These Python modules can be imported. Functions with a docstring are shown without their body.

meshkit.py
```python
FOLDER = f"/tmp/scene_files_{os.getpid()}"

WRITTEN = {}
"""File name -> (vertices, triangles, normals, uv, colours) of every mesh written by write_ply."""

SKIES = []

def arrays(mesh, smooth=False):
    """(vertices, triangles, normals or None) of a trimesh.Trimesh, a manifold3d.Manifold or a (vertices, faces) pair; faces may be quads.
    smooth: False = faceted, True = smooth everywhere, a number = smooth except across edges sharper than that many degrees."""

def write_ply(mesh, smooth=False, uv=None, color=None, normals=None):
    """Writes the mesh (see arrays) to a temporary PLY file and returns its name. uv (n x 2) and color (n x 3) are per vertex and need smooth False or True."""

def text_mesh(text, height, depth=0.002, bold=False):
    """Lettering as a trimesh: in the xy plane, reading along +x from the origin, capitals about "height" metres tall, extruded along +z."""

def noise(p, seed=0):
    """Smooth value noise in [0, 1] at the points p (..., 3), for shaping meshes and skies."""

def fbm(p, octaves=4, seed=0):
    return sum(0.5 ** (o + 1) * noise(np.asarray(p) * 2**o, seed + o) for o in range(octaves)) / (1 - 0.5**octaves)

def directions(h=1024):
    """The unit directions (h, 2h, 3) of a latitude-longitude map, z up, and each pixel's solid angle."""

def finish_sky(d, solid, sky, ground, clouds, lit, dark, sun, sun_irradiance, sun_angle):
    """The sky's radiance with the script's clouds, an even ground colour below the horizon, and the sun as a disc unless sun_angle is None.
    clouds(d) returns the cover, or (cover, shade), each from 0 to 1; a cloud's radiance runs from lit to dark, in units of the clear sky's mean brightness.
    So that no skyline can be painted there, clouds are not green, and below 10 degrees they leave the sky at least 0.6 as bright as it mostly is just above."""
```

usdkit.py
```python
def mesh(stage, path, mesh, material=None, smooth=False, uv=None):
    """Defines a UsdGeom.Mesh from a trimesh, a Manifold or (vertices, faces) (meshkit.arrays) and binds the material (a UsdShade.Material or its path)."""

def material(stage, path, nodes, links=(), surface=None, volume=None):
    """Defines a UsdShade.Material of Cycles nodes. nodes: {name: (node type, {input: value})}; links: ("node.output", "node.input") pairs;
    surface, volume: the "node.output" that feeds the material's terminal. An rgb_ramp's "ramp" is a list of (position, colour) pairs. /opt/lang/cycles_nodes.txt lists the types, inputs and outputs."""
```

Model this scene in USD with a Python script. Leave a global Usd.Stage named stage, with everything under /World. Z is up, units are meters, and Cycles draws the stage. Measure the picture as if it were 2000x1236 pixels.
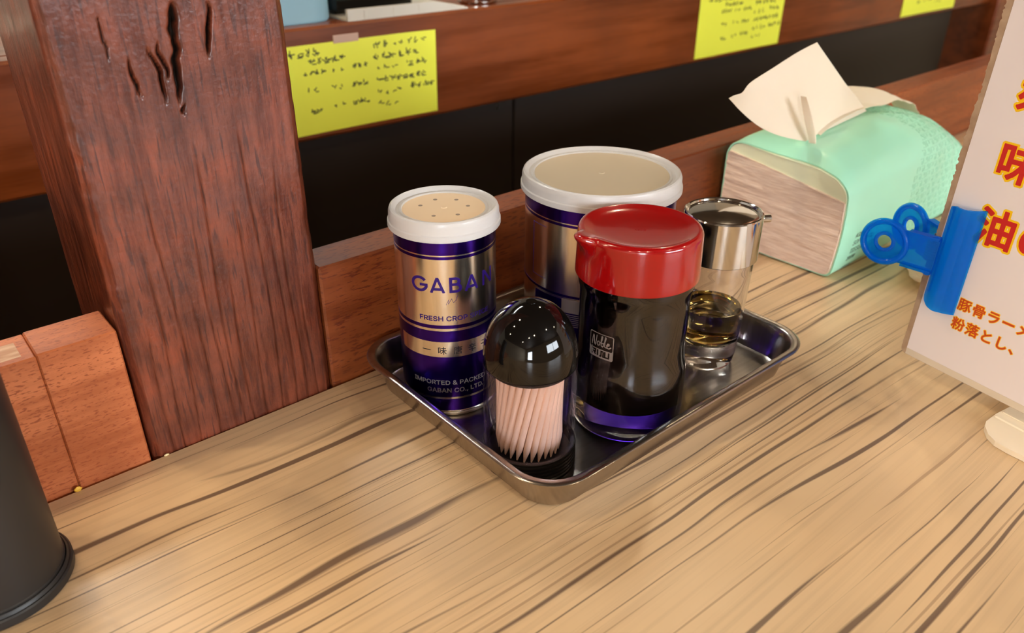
import math, numpy as np, trimesh, usdkit, meshkit
from trimesh.creation import triangulate_polygon
from pxr import Usd, UsdGeom, Gf, Sdf, Vt
from shapely.geometry import Polygon, Point, LineString, box as sbox
from shapely import affinity
from shapely.ops import unary_union

# ---------------------------------------------------------------- stage, camera, light
stage = Usd.Stage.CreateInMemory()
UsdGeom.SetStageUpAxis(stage, "Z")
UsdGeom.SetStageMetersPerUnit(stage, 1.0)
UsdGeom.Xform.Define(stage, "/World")
UsdGeom.Scope.Define(stage, "/World/Looks")
T = 0.72                      # height of the table top
CAM_H = 0.26                  # camera above the table top
YAW, PITCH, ROLL, F_PX = 0.70700002, 0.50370388, 0.00426229, 1547.728
EXPOSURE = 0.8
LAMP_STRENGTH = 210.0         # ceiling bulbs
WINDOW_STRENGTH = 11.0         # daylight in the panes of the window behind the photographer


def camera():
    cy, sy = math.cos(YAW), math.sin(YAW)
    fwd = np.array([sy * math.cos(PITCH), cy * math.cos(PITCH), -math.sin(PITCH)])
    right = np.array([cy, -sy, 0.0])
    up = np.cross(right, fwd)
    r = math.cos(ROLL) * right + math.sin(ROLL) * up
    u = -math.sin(ROLL) * right + math.cos(ROLL) * up
    c = UsdGeom.Camera.Define(stage, "/World/camera")
    m = Gf.Matrix4d(*[float(x) for x in (*r, 0, *u, 0, *(-fwd), 0, 0, 0, T + CAM_H, 1)])
    c.AddTransformOp().Set(m)
    c.CreateHorizontalApertureAttr(36.0)
    c.CreateVerticalApertureAttr(36.0 * 1236 / 2000)
    c.CreateFocalLengthAttr(36.0 * F_PX / 2000)
    c.CreateClippingRangeAttr(Gf.Vec2f(0.01, 100))
    c.CreateFStopAttr(11.0)
    c.CreateFocusDistanceAttr(0.40)
    c.CreateExposureAttr(EXPOSURE)


camera()


# ---------------------------------------------------------------- helpers
def L(r, g, b):
    """sRGB 0-255 to linear."""
    f = lambda c: c / 12.92 if c <= 0.04045 else ((c + 0.055) / 1.055) ** 2.4
    return tuple(f(x / 255) for x in (r, g, b))


def pbr(name, color, rough=0.5, metal=0.0, **kw):
    return usdkit.material(stage, f"/World/Looks/{name}", {"p": ("principled_bsdf", dict(base_color=color, roughness=rough, metallic=metal, **kw))}, [], surface="p.BSDF")


used = {}


def numbered(parent, name):
    k = (str(parent), name)
    n = used.get(k, 0)
    used[k] = n + 1
    return name if n == 0 else f"{name}_{n:03d}"


def path_of(parent):
    return "/World" if parent is None else str(parent.GetPath())


def obj(name, mesh, mat, parent=None, smooth=30, label=None):
    pp = path_of(parent)
    m = usdkit.mesh(stage, f"{pp}/{numbered(pp, name)}", mesh, mat, smooth=smooth)
    if label:
        m.GetPrim().SetCustomDataByKey("label", label)
    return m.GetPrim()


def tag(p, label, cat, group=None, kind=None):
    if label:
        p.SetCustomDataByKey("label", label)
    if cat:
        p.SetCustomDataByKey("category", cat)
    if group:
        p.SetCustomDataByKey("group", group)
    if kind:
        p.SetCustomDataByKey("kind", kind)
    return p


def thing(name, label, cat, loc=(0, 0, 0), rotz=0.0, group=None):
    x = UsdGeom.Xform.Define(stage, f"/World/{numbered('/World', name)}")
    x.AddTranslateOp().Set(Gf.Vec3d(*[float(v) for v in loc]))
    if rotz:
        x.AddRotateZOp().Set(float(rotz))
    return tag(x.GetPrim(), label, cat, group)


def structure(name, mesh, mat, smooth=False):
    return tag(obj(name, mesh, mat, None, smooth), None, None, kind="structure")


def cat(*ms):
    return trimesh.util.concatenate([m if isinstance(m, trimesh.Trimesh) else trimesh.Trimesh(*m, process=False) for m in ms])


def bx(x0, x1, y0, y1, z0, z1):
    b = trimesh.creation.box([x1 - x0, y1 - y0, z1 - z0])
    b.apply_translation([(x0 + x1) / 2, (y0 + y1) / 2, (z0 + z1) / 2])
    return b


def bevel_box(x0, x1, y0, y1, z0, z1, c=0.002):
    """A box with chamfered edges (convex hull of three inset boxes)."""
    pts = []
    for a, b, d in ((0, c, c), (c, 0, c), (c, c, 0)):
        for x in (x0 + a, x1 - a):
            for y in (y0 + b, y1 - b):
                for z in (z0 + d, z1 - d):
                    pts.append((x, y, z))
    return trimesh.convex.convex_hull(np.array(pts))


def lathe(profile, n=96, a0=0.0):
    """Revolve (r, z) points about z. Wind bottom to top on the outside. Points with r=0 close on the axis."""
    prof = np.array(profile, float)
    th = a0 + np.arange(n) * 2 * np.pi / n
    verts, idx = [], []
    for r, z in prof:
        if r < 1e-9:
            idx.append([len(verts)] * n)
            verts.append((0, 0, z))
        else:
            idx.append(list(range(len(verts), len(verts) + n)))
            verts += [(r * math.cos(t), r * math.sin(t), z) for t in th]
    faces = []
    for a, b in zip(idx[:-1], idx[1:]):
        for i in range(n):
            j = (i + 1) % n
            if a[i] != a[j]:
                faces.append((a[i], a[j], b[j]))
            if b[i] != b[j]:
                faces.append((a[i], b[j], b[i]))
    return trimesh.Trimesh(np.array(verts), np.array(faces), process=False)


def ring_profile(r0, r1, z0, z1, c=0.0):
    """Closed profile of a ring r0..r1, z0..z1 with outer chamfers c."""
    return [(r0, z0), (r1 - c, z0), (r1, z0 + c), (r1, z1 - c), (r1 - c, z1), (r0, z1), (r0, z0)]


def band(r, z0, z1, a0=0.0, a1=360.0, t=0.00006, step=3.0):
    """A thin printed band on a can of radius r, angles in degrees."""
    full = abs(a1 - a0) >= 359.9
    n = max(2, int(abs(a1 - a0) / step) + 1)
    ang = np.radians(np.linspace(a0, a1, n + 1))
    P = [(r, z0), (r + t, z0), (r + t, z1), (r, z1)]
    v = np.array([(rr * math.cos(a), rr * math.sin(a), z) for a in ang for rr, z in P])
    f = []
    for i in range(n):
        for k in range(4):
            a, b = i * 4 + k, i * 4 + (k + 1) % 4
            f += [(a, a + 4, b + 4), (a, b + 4, b)]
    if not full:
        f += [(0, 1, 2), (0, 2, 3)]
        e = n * 4
        f += [(e, e + 2, e + 1), (e, e + 3, e + 2)]
    m = trimesh.Trimesh(v, np.array(f), process=False)
    m.fix_normals()
    return m


def polys(g):
    return [p for p in getattr(g, "geoms", [g]) if isinstance(p, Polygon) and not p.is_empty and p.area > 1e-12]


def slab(shape, depth):
    """Extrude a shapely shape along +z."""
    return cat(*[trimesh.creation.extrude_polygon(p, depth, engine="earcut") for p in polys(shape)])


def wrap(mesh, r, a0_deg, z0, maxedge=0.0016):
    """Flat lettering (u along x, v along y, w along z) bent onto a can of radius r, starting at angle a0."""
    v, f = trimesh.remesh.subdivide_to_size(mesh.vertices, mesh.faces, maxedge)
    a = math.radians(a0_deg) + v[:, 0] / r
    rr = r + v[:, 2]
    return trimesh.Trimesh(np.stack([rr * np.cos(a), rr * np.sin(a), z0 + v[:, 1]], 1), f, process=False)


def text(s, height, width=None, bold=False, depth=0.00006):
    m = meshkit.text_mesh(s, height, depth, bold)
    b = m.bounds
    m.apply_translation([-b[0][0], 0, 0])
    if width:
        m.apply_scale([width / (b[1][0] - b[0][0]), 1, 1])
    return m


def rrect(x0, x1, y0, y1, r, n=10):
    """Rounded rectangle outline, counter-clockwise."""
    pts = []
    for cx, cy, a in ((x1 - r, y1 - r, 0), (x0 + r, y1 - r, 90), (x0 + r, y0 + r, 180), (x1 - r, y0 + r, 270)):
        for k in range(n + 1):
            t = math.radians(a + 90 * k / n)
            pts.append((cx + r * math.cos(t), cy + r * math.sin(t)))
    return np.array(pts)


def loft(loops, close_first=True, close_last=True, closed_path=False):
    """Skin between equal-length 3-D loops."""
    n = len(loops[0])
    v = np.vstack(loops)
    f = []
    pairs = list(zip(range(len(loops) - 1), range(1, len(loops))))
    if closed_path:
        pairs.append((len(loops) - 1, 0))
    for a, b in pairs:
        for i in range(n):
            j = (i + 1) % n
            f += [(a * n + i, a * n + j, b * n + j), (a * n + i, b * n + j, b * n + i)]
    v = list(map(tuple, v))
    if close_first and not closed_path:
        v.append(tuple(np.mean(loops[0], 0)))
        f += [(len(v) - 1, (i + 1) % n, i) for i in range(n)]
    if close_last and not closed_path:
        v.append(tuple(np.mean(loops[-1], 0)))
        o = (len(loops) - 1) * n
        f += [(len(v) - 1, o + i, o + (i + 1) % n) for i in range(n)]
    return trimesh.Trimesh(np.array(v), np.array(f), process=False)


def tube(points, r, n=8, closed=False):
    P = np.array(points, float)
    t = np.gradient(P, axis=0)
    if closed:
        t = np.roll(P, -1, 0) - np.roll(P, 1, 0)
    t /= np.linalg.norm(t, axis=1, keepdims=True)
    up = np.array([0, 0, 1.0])
    loops = []
    for p, d in zip(P, t):
        a = np.cross(d, up)
        if np.linalg.norm(a) < 1e-3:
            a = np.cross(d, [1, 0, 0])
        a /= np.linalg.norm(a)
        b = np.cross(d, a)
        loops.append([p + r * (math.cos(k * 2 * np.pi / n) * a + math.sin(k * 2 * np.pi / n) * b) for k in range(n)])
    m = loft([np.array(l) for l in loops], closed_path=closed)
    m.fix_normals()
    return m


def sheet(P, thick, normal=None):
    """Thicken a grid of points (nu, nv, 3) into a closed sheet."""
    nu, nv = P.shape[:2]
    du, dv = np.gradient(P, axis=0), np.gradient(P, axis=1)
    N = np.cross(du, dv)
    N /= np.maximum(np.linalg.norm(N, axis=2, keepdims=True), 1e-12)
    A, B = P + N * thick / 2, P - N * thick / 2
    v = np.vstack([A.reshape(-1, 3), B.reshape(-1, 3)])
    o = nu * nv
    f = []
    I = lambda i, j: i * nv + j
    for i in range(nu - 1):
        for j in range(nv - 1):
            a, b, c, d = I(i, j), I(i + 1, j), I(i + 1, j + 1), I(i, j + 1)
            f += [(a, b, c), (a, c, d), (o + a, o + c, o + b), (o + a, o + d, o + c)]
    rim = [I(i, 0) for i in range(nu)] + [I(nu - 1, j) for j in range(1, nv)] + [I(i, nv - 1) for i in range(nu - 2, -1, -1)] + [I(0, j) for j in range(nv - 2, 0, -1)]
    for a, b in zip(rim, rim[1:] + rim[:1]):
        f += [(a, o + a, o + b), (a, o + b, b)]
    m = trimesh.Trimesh(v, np.array(f), process=False)
    m.fix_normals()
    return m


def strokes(lines, w, cap=2, join=2):
    return unary_union([LineString(l).buffer(w / 2, cap_style=cap, join_style=join) for l in lines])


GLYPHS = {}
for line in """B麺:0,190 0,210 79,291 150,408 147,420 40,420 25,440 30,520 40,530 200,533 197,550 75,550 55,560 50,640 65,660 200,664 197,675 55,675 40,690 40,770 55,785 198,785 200,855 210,865 305,865 315,855 318,785 437,785 455,810 975,805 980,705 970,695 787,695 765,622 768,605 945,605 960,590 955,-100 865,-105 850,-85 847,-60 573,-60 570,-90 555,-105 470,-105 460,-90 456,325 425,235 365,127 430,50 435,40 430,10 375,-45 355,-45 340,-35 314,9 287,30 250,-10 190,-55 110,-100 75,-110 15,-45 10,-15 25,0 38,0 138,56 201,113 137,165 126,165 95,130 75,120 55,125/830,60 850,58 846,490 832,490 825,482/700,59 725,57 723,130 700,128/700,244 725,242 723,310 700,308/704,490 700,422 723,420 725,488/430,550 318,550 315,533 458,530 460,590 475,605 643,605 659,693 468,695 445,675 316,674 318,660 435,660 450,645 450,565/573,490 570,59 592,55 595,487/283,420 273,390 395,395 452,365 460,367 457,420/200,263 277,205 310,277 213,280
B味:50,765 65,775 355,770 363,460 590,462 589,579 400,580 385,595 385,685 400,700 589,701 590,850 600,860 705,860 715,850 715,709 722,700 925,700 935,685 935,595 920,580 717,580 715,463 970,455 975,350 965,340 764,340 760,334 796,267 866,166 926,101 985,55 990,45 985,25 920,-45 885,-40 795,55 735,140 729,158 717,165 715,-95 705,-105 600,-105 590,-90 590,172 583,175 545,115 480,40 471,39 385,-40 350,-50 285,20 285,50 374,111 439,176 519,287 545,332 542,340 362,340 355,145 167,140 160,65 145,60 55,65/170,650 165,268 237,265 240,652
B油:340,635 345,650 365,660 579,661 580,855 590,865 695,860 702,661 925,660 945,645 945,-85 935,-95 845,-100 825,-85 822,-45 468,-45 460,-95 445,-105 360,-105 345,-95/700,84 708,75 817,75 824,81 824,249 701,249/700,379 824,376 824,534 701,534/465,79 572,75 579,82 578,249 466,248/465,379 579,377 578,534 466,533|70,760 70,790 100,830 125,855 150,855 335,755 355,735 355,710 305,640 275,635 218,679|50,-25 55,0 135,122 215,280 235,295 270,280 320,235 320,205 165,-80 155,-90 125,-90 65,-45|20,485 20,515 55,565 70,580 95,580 275,485 295,465 295,440 250,370 220,365 168,404
Bの:65,250 70,395 115,515 165,585 215,635 305,695 380,725 475,745 575,745 655,730 720,705 765,680 830,625 885,550 920,465 935,360 930,280 920,230 890,155 850,95 780,30 690,-20 615,-45 520,-55 470,15 460,50 470,65 578,80 673,121 744,181 785,252 800,314 800,397 790,443 744,529 688,580 623,610 581,614 545,420 485,230 420,110 350,40 300,20 230,20 175,45 135,80 110,115 90,155/190,342 195,253 205,222 221,192 247,166 278,160 319,196 385,337 430,508 444,609 397,600 347,574 286,529 285,520 251,489 210,418 195,373
b豚:15,-60 50,83 70,248 75,815 85,825 355,825 368,800 950,795 950,695 727,690 635,602 675,540 698,480 814,566 890,640 910,640 970,575 970,560 930,520 835,447 865,322 900,227 936,157 995,80 935,0 910,-5 885,20 820,135 743,385 730,369 750,260 745,80 725,0 705,-40 665,-80 610,-100 500,-100 485,-85 485,-58 470,-20 470,0 485,10 582,5 609,26 635,103 636,195 545,105 445,30 400,5 366,25 365,-25 335,-75 270,-95 185,-95 170,-75 155,5 165,15 260,17 256,240 170,238 155,75 110,-90 100,-100 80,-100/370,280 365,124 372,120 504,211 584,291 625,347 620,383 612,390 597,384 535,325 415,245 395,245/365,574 378,570 463,610 543,661 570,688 367,690/370,475 365,354 372,350 494,426 569,496 570,512 548,540 415,465 385,460/175,354 259,352 258,479 176,478/175,594 259,592 258,714 176,713
b骨:60,550 70,560 200,562 200,810 210,820 790,820 800,810 800,562 930,560 940,550 940,335 930,325 840,325 830,335 827,455 174,455 165,335 155,325 70,325 60,335/314,720 313,695 570,695 580,685 581,561 685,562 683,720/310,564 472,560 475,602 318,605 310,597|190,420 200,430 800,430 810,420 810,-35 795,-70 765,-90 720,-100 585,-100 575,-90 550,-25 555,-5 698,0 698,60 303,60 295,-100 195,-100/300,164 697,160 700,192 303,195/304,330 303,290 700,293 697,330
bラ:120,425 120,525 130,535 796,530 825,540 885,505 900,485 855,350 810,255 730,145 660,80 565,15 495,-20 365,-65 345,-60 280,15 280,40 438,90 584,176 679,277 715,337 740,413 140,410|210,655 210,750 220,765 815,765 825,755 825,655 805,640 230,640
bー:80,330 80,435 100,455 900,455 915,445 915,325 905,315 95,315
bメ:95,20 100,50 178,85 294,161 384,236 475,332 475,348 459,364 210,535 210,560 270,630 310,620 557,445 635,577 700,770 710,780 730,780 825,745 830,720 765,565 720,470 655,367 835,205 895,140 890,115 825,45 810,40 790,50 684,169 573,260 515,190 430,110 240,-25 175,-50
bン:120,55 120,70 140,85 278,110 403,155 578,256 669,331 744,411 824,522 855,585 865,595 885,595 895,585 945,495 940,475 880,380 815,300 725,210 650,150 460,40 310,-15 210,-40 185,-40 170,-25|150,660 150,680 205,740 215,750 240,750 440,595 495,545 500,515 440,450 415,440 279,564
b粉:10,120 15,145 75,227 150,394 147,405 35,405 25,415 25,505 35,515 180,519 177,540 125,525 85,530 65,642 35,740 40,775 90,790 125,785 177,610 185,860 280,860 290,845 292,645 300,647 335,790 345,800 435,780 440,745 430,715 365,545 345,519 412,515 469,587 505,657 550,830 560,840 645,830 655,825 660,800 635,695 600,595 525,467 827,465 830,478 800,515 750,615 700,790 700,825 715,835 770,845 795,845 805,835 825,737 865,632 916,551 980,490 990,470 925,390 895,393 890,230 870,40 855,-20 815,-75 775,-90 635,-90 605,-15 605,10 615,20 737,15 750,37 775,208 777,355 671,354 640,185 585,55 535,-15 435,-100 410,-95 360,-40 355,-20 365,-5 404,16 485,107 540,242 555,318 553,355 450,355 439,375 420,375 410,385 402,405 291,403 291,382 420,240 430,205 395,160 360,135 340,150 304,214 290,218 290,-85 280,-100 180,-95 179,190 170,188 110,70 80,35 55,40/328,525 290,533 292,515 330,517
b落:40,-25 45,-5 144,106 245,250 278,250 290,275 408,305 539,361 534,374 457,431 370,355 340,345 275,400 275,420 349,476 434,561 510,670 615,653 612,685 383,685 375,600 275,600 268,685 50,685 40,700 40,780 50,790 263,790 275,860 375,860 380,798 388,790 607,790 615,798 620,860 720,860 732,790 955,790 960,695 950,685 725,682 721,596 845,600 910,560 910,540 875,485 755,367 882,310 980,285 995,270 995,255 940,185 885,188 880,-100 790,-105 770,-90 766,-60 498,-60 495,-90 475,-105 390,-100 382,185 321,169 230,30 130,-95 100,-95/495,44 768,40 770,138 497,140/648,296 548,240 750,244/555,490 587,461 652,425 730,492/613,620 597,595 620,597|90,565 90,590 105,610 140,650 160,650 320,560 345,525 290,455 265,455 183,514|20,380 25,400 75,455 100,455 255,370 275,350 275,325 225,265 200,265 108,330 30,365
bと:180,150 185,235 215,310 265,375 345,443 220,710 210,735 215,765 300,800 325,795 385,637 440,522 452,514 703,645 765,690 790,680 830,615 835,590 785,555 492,405 396,339 325,263 305,212 305,163 316,136 357,100 407,80 468,70 662,75 850,105 860,95 860,-15 850,-25 625,-50 460,-50 365,-35 285,-5 235,35 195,90
bし:215,160 225,800 350,800 360,790 345,587 340,144 356,102 386,71 448,50 527,50 628,75 734,141 830,255 855,255 920,170 880,110 760,5 670,-40 550,-70 415,-70 355,-55 290,-20 235,55
b、:30,165 35,180 100,240 135,240 335,45 360,15 360,-10 290,-70 265,-75 174,29
r一:40,435 965,435 965,345 40,345
r味:305,30 310,45 369,81 469,181 524,257 575,348 572,360 365,360 365,435 610,443 609,599 405,600 405,680 608,680 610,840 695,840 695,689 702,681 915,680 915,600 696,599 695,443 955,440 955,360 734,360 730,354 811,207 861,141 965,45 965,35 931,4 915,-25 900,-25 805,75 697,245 695,-85 610,-85 606,245 515,110 400,-5 355,-30|70,755 340,755 340,160 147,160 145,80 70,80/150,670 145,247 258,245 260,673
r唐:25,-45 75,72 105,233 115,399 115,755 518,755 520,768 485,840 550,860 565,860 580,840 617,755 950,755 950,680 605,677 607,610 860,610 861,477 945,475 945,405 860,403 860,275 605,272 607,200 875,200 870,-90 790,-90 782,-45 358,-45 350,-90 270,-85 270,200 520,204 518,275 270,275 270,340 517,340 520,402 210,405 205,470 518,476 518,540 275,545 280,610 518,610 517,680 196,678 195,350 165,95 105,-80 85,-90/360,130 358,25 785,28 782,135/605,344 778,340 780,403 607,405/605,479 778,475 780,538 607,540
r辛:50,380 50,460 305,463 285,528 245,605 250,625 278,630 280,639 120,640 120,720 463,720 465,733 420,815 420,830 495,855 562,720 890,715 885,640 740,639 742,630 765,625 765,610 700,463 950,460 950,380 542,380 540,234 910,230 910,150 542,149 535,-90 455,-85 453,150 100,150 100,230 453,231 454,379/328,640 380,520 388,460 608,460 675,624 672,640
r子:45,315 45,400 458,400 460,545 568,601 690,688 687,695 145,695 150,780 820,785 875,740 875,730 830,685 720,600 551,499 550,403 955,400 960,320 551,314 550,5 535,-50 510,-70 450,-85 290,-90 255,-10 255,0 422,-5 459,7 459,314""".strip().split("\n"):
    key, _, body = line.partition(":")
    key, body = line[:2], line[3:]
    GLYPHS[key] = unary_union([Polygon(rs[0], rs[1:]).buffer(0) for rs in ([[tuple(map(int, p.split(","))) for p in r.split(" ")] for r in g.split("/")] for g in body.split("|"))])


def glyph(key, size):
    """A Japanese character as a shape; size is the em in metres; origin at the em box's lower left."""
    g = affinity.translate(GLYPHS[key], 0, 120)
    return affinity.scale(g, size / 1000, size / 1000, origin=(0, 0))


# ---------------------------------------------------------------- materials
def wood(name, dark, light, axis="z", scale=(60, 60, 3), rough=0.3, bump=0.25, coat=0.3, flecks=None, wear=False):
    """Varnished wood with grain along an axis (scale is small along the grain)."""
    nodes = {
        "tc": ("texture_coordinate", {}),
        "mp": ("mapping", {"scale": scale}),
        "n1": ("noise_texture", {"scale": 1.0, "detail": 6.0, "roughness": 0.62, "distortion": 0.15}),
        "n2": ("noise_texture", {"scale": 9.0, "detail": 3.0}),
        "r1": ("rgb_ramp", {"ramp": [(0.0, dark), (0.38, dark), (0.62, light), (1.0, light)]}),
        "r2": ("rgb_ramp", {"ramp": [(0.3, (0.72, 0.72, 0.72)), (0.7, (1.15, 1.15, 1.15))]}),
        "mx": ("mix_color", {"blend_type": "multiply", "fac": 1.0}),
        "b": ("bump", {"strength": bump, "distance": 0.001}),
        "rr": ("map_range", {"from_min": 0.3, "from_max": 0.7, "to_min": rough * 0.8, "to_max": rough * 1.35}),
        "p": ("principled_bsdf", {"coat_weight": coat, "coat_roughness": 0.15}),
    }
    links = [("tc.object", "mp.vector"), ("mp.vector", "n1.vector"), ("tc.object", "n2.vector"), ("n1.fac", "r1.fac"), ("n2.fac", "r2.fac"), ("r1.color", "mx.a"), ("r2.color", "mx.b"),
             ("n1.fac", "b.height"), ("b.normal", "p.normal"), ("n1.fac", "rr.value"), ("rr.result", "p.roughness")]
    out = "mx.result"
    if flecks:
        nodes["mf"] = ("mapping", {"scale": flecks[1]})
        nodes["nf"] = ("noise_texture", {"scale": 1.0, "detail": 2.0})
        nodes["rf"] = ("rgb_ramp", {"ramp": [(0.0, (1, 1, 1)), (0.36, (1, 1, 1)), (0.45, (0, 0, 0)), (1.0, (0, 0, 0))]})
        nodes["mc"] = ("mix_color", {"blend_type": "mix", "b": flecks[0]})
        links += [("tc.object", "mf.vector"), ("mf.vector", "nf.vector"), ("nf.fac", "rf.fac"), ("rf.color", "mc.fac"), (out, "mc.a")]
        out = "mc.result"
    if wear:
        nodes["np"] = ("noise_texture", {"scale": 420.0, "detail": 2.0})
        nodes["bp"] = ("bump", {"strength": 0.35, "distance": 0.0006})
        nodes["nq"] = ("noise_texture", {"scale": 46.0, "detail": 4.0, "roughness": 0.65})
        nodes["rq"] = ("rgb_ramp", {"ramp": [(0.3, (0.66, 0.62, 0.66)), (0.5, (1.0, 1.0, 1.0)), (0.72, (1.38, 1.22, 1.05))]})
        nodes["mq"] = ("mix_color", {"blend_type": "multiply", "fac": 1.0})
        links.remove(("b.normal", "p.normal"))
        links += [("tc.object", "np.vector"), ("np.fac", "bp.height"), ("b.normal", "bp.normal"), ("bp.normal", "p.normal"), ("tc.object", "nq.vector"), ("nq.fac", "rq.fac"), ("rq.color", "mq.b"), (out, "mq.a")]
        out = "mq.result"
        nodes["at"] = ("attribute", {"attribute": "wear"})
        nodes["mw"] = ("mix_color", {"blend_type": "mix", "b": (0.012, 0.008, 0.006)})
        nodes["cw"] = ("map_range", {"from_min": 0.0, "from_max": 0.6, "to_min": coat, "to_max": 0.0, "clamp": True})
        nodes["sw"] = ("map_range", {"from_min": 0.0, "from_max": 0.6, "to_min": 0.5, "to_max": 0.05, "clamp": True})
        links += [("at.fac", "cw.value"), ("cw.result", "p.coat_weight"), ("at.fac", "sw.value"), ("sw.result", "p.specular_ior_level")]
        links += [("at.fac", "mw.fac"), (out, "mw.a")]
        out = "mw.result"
    links.append((out, "p.base_color"))
    return usdkit.material(stage, f"/World/Looks/{name}", nodes, links, surface="p.BSDF")


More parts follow.
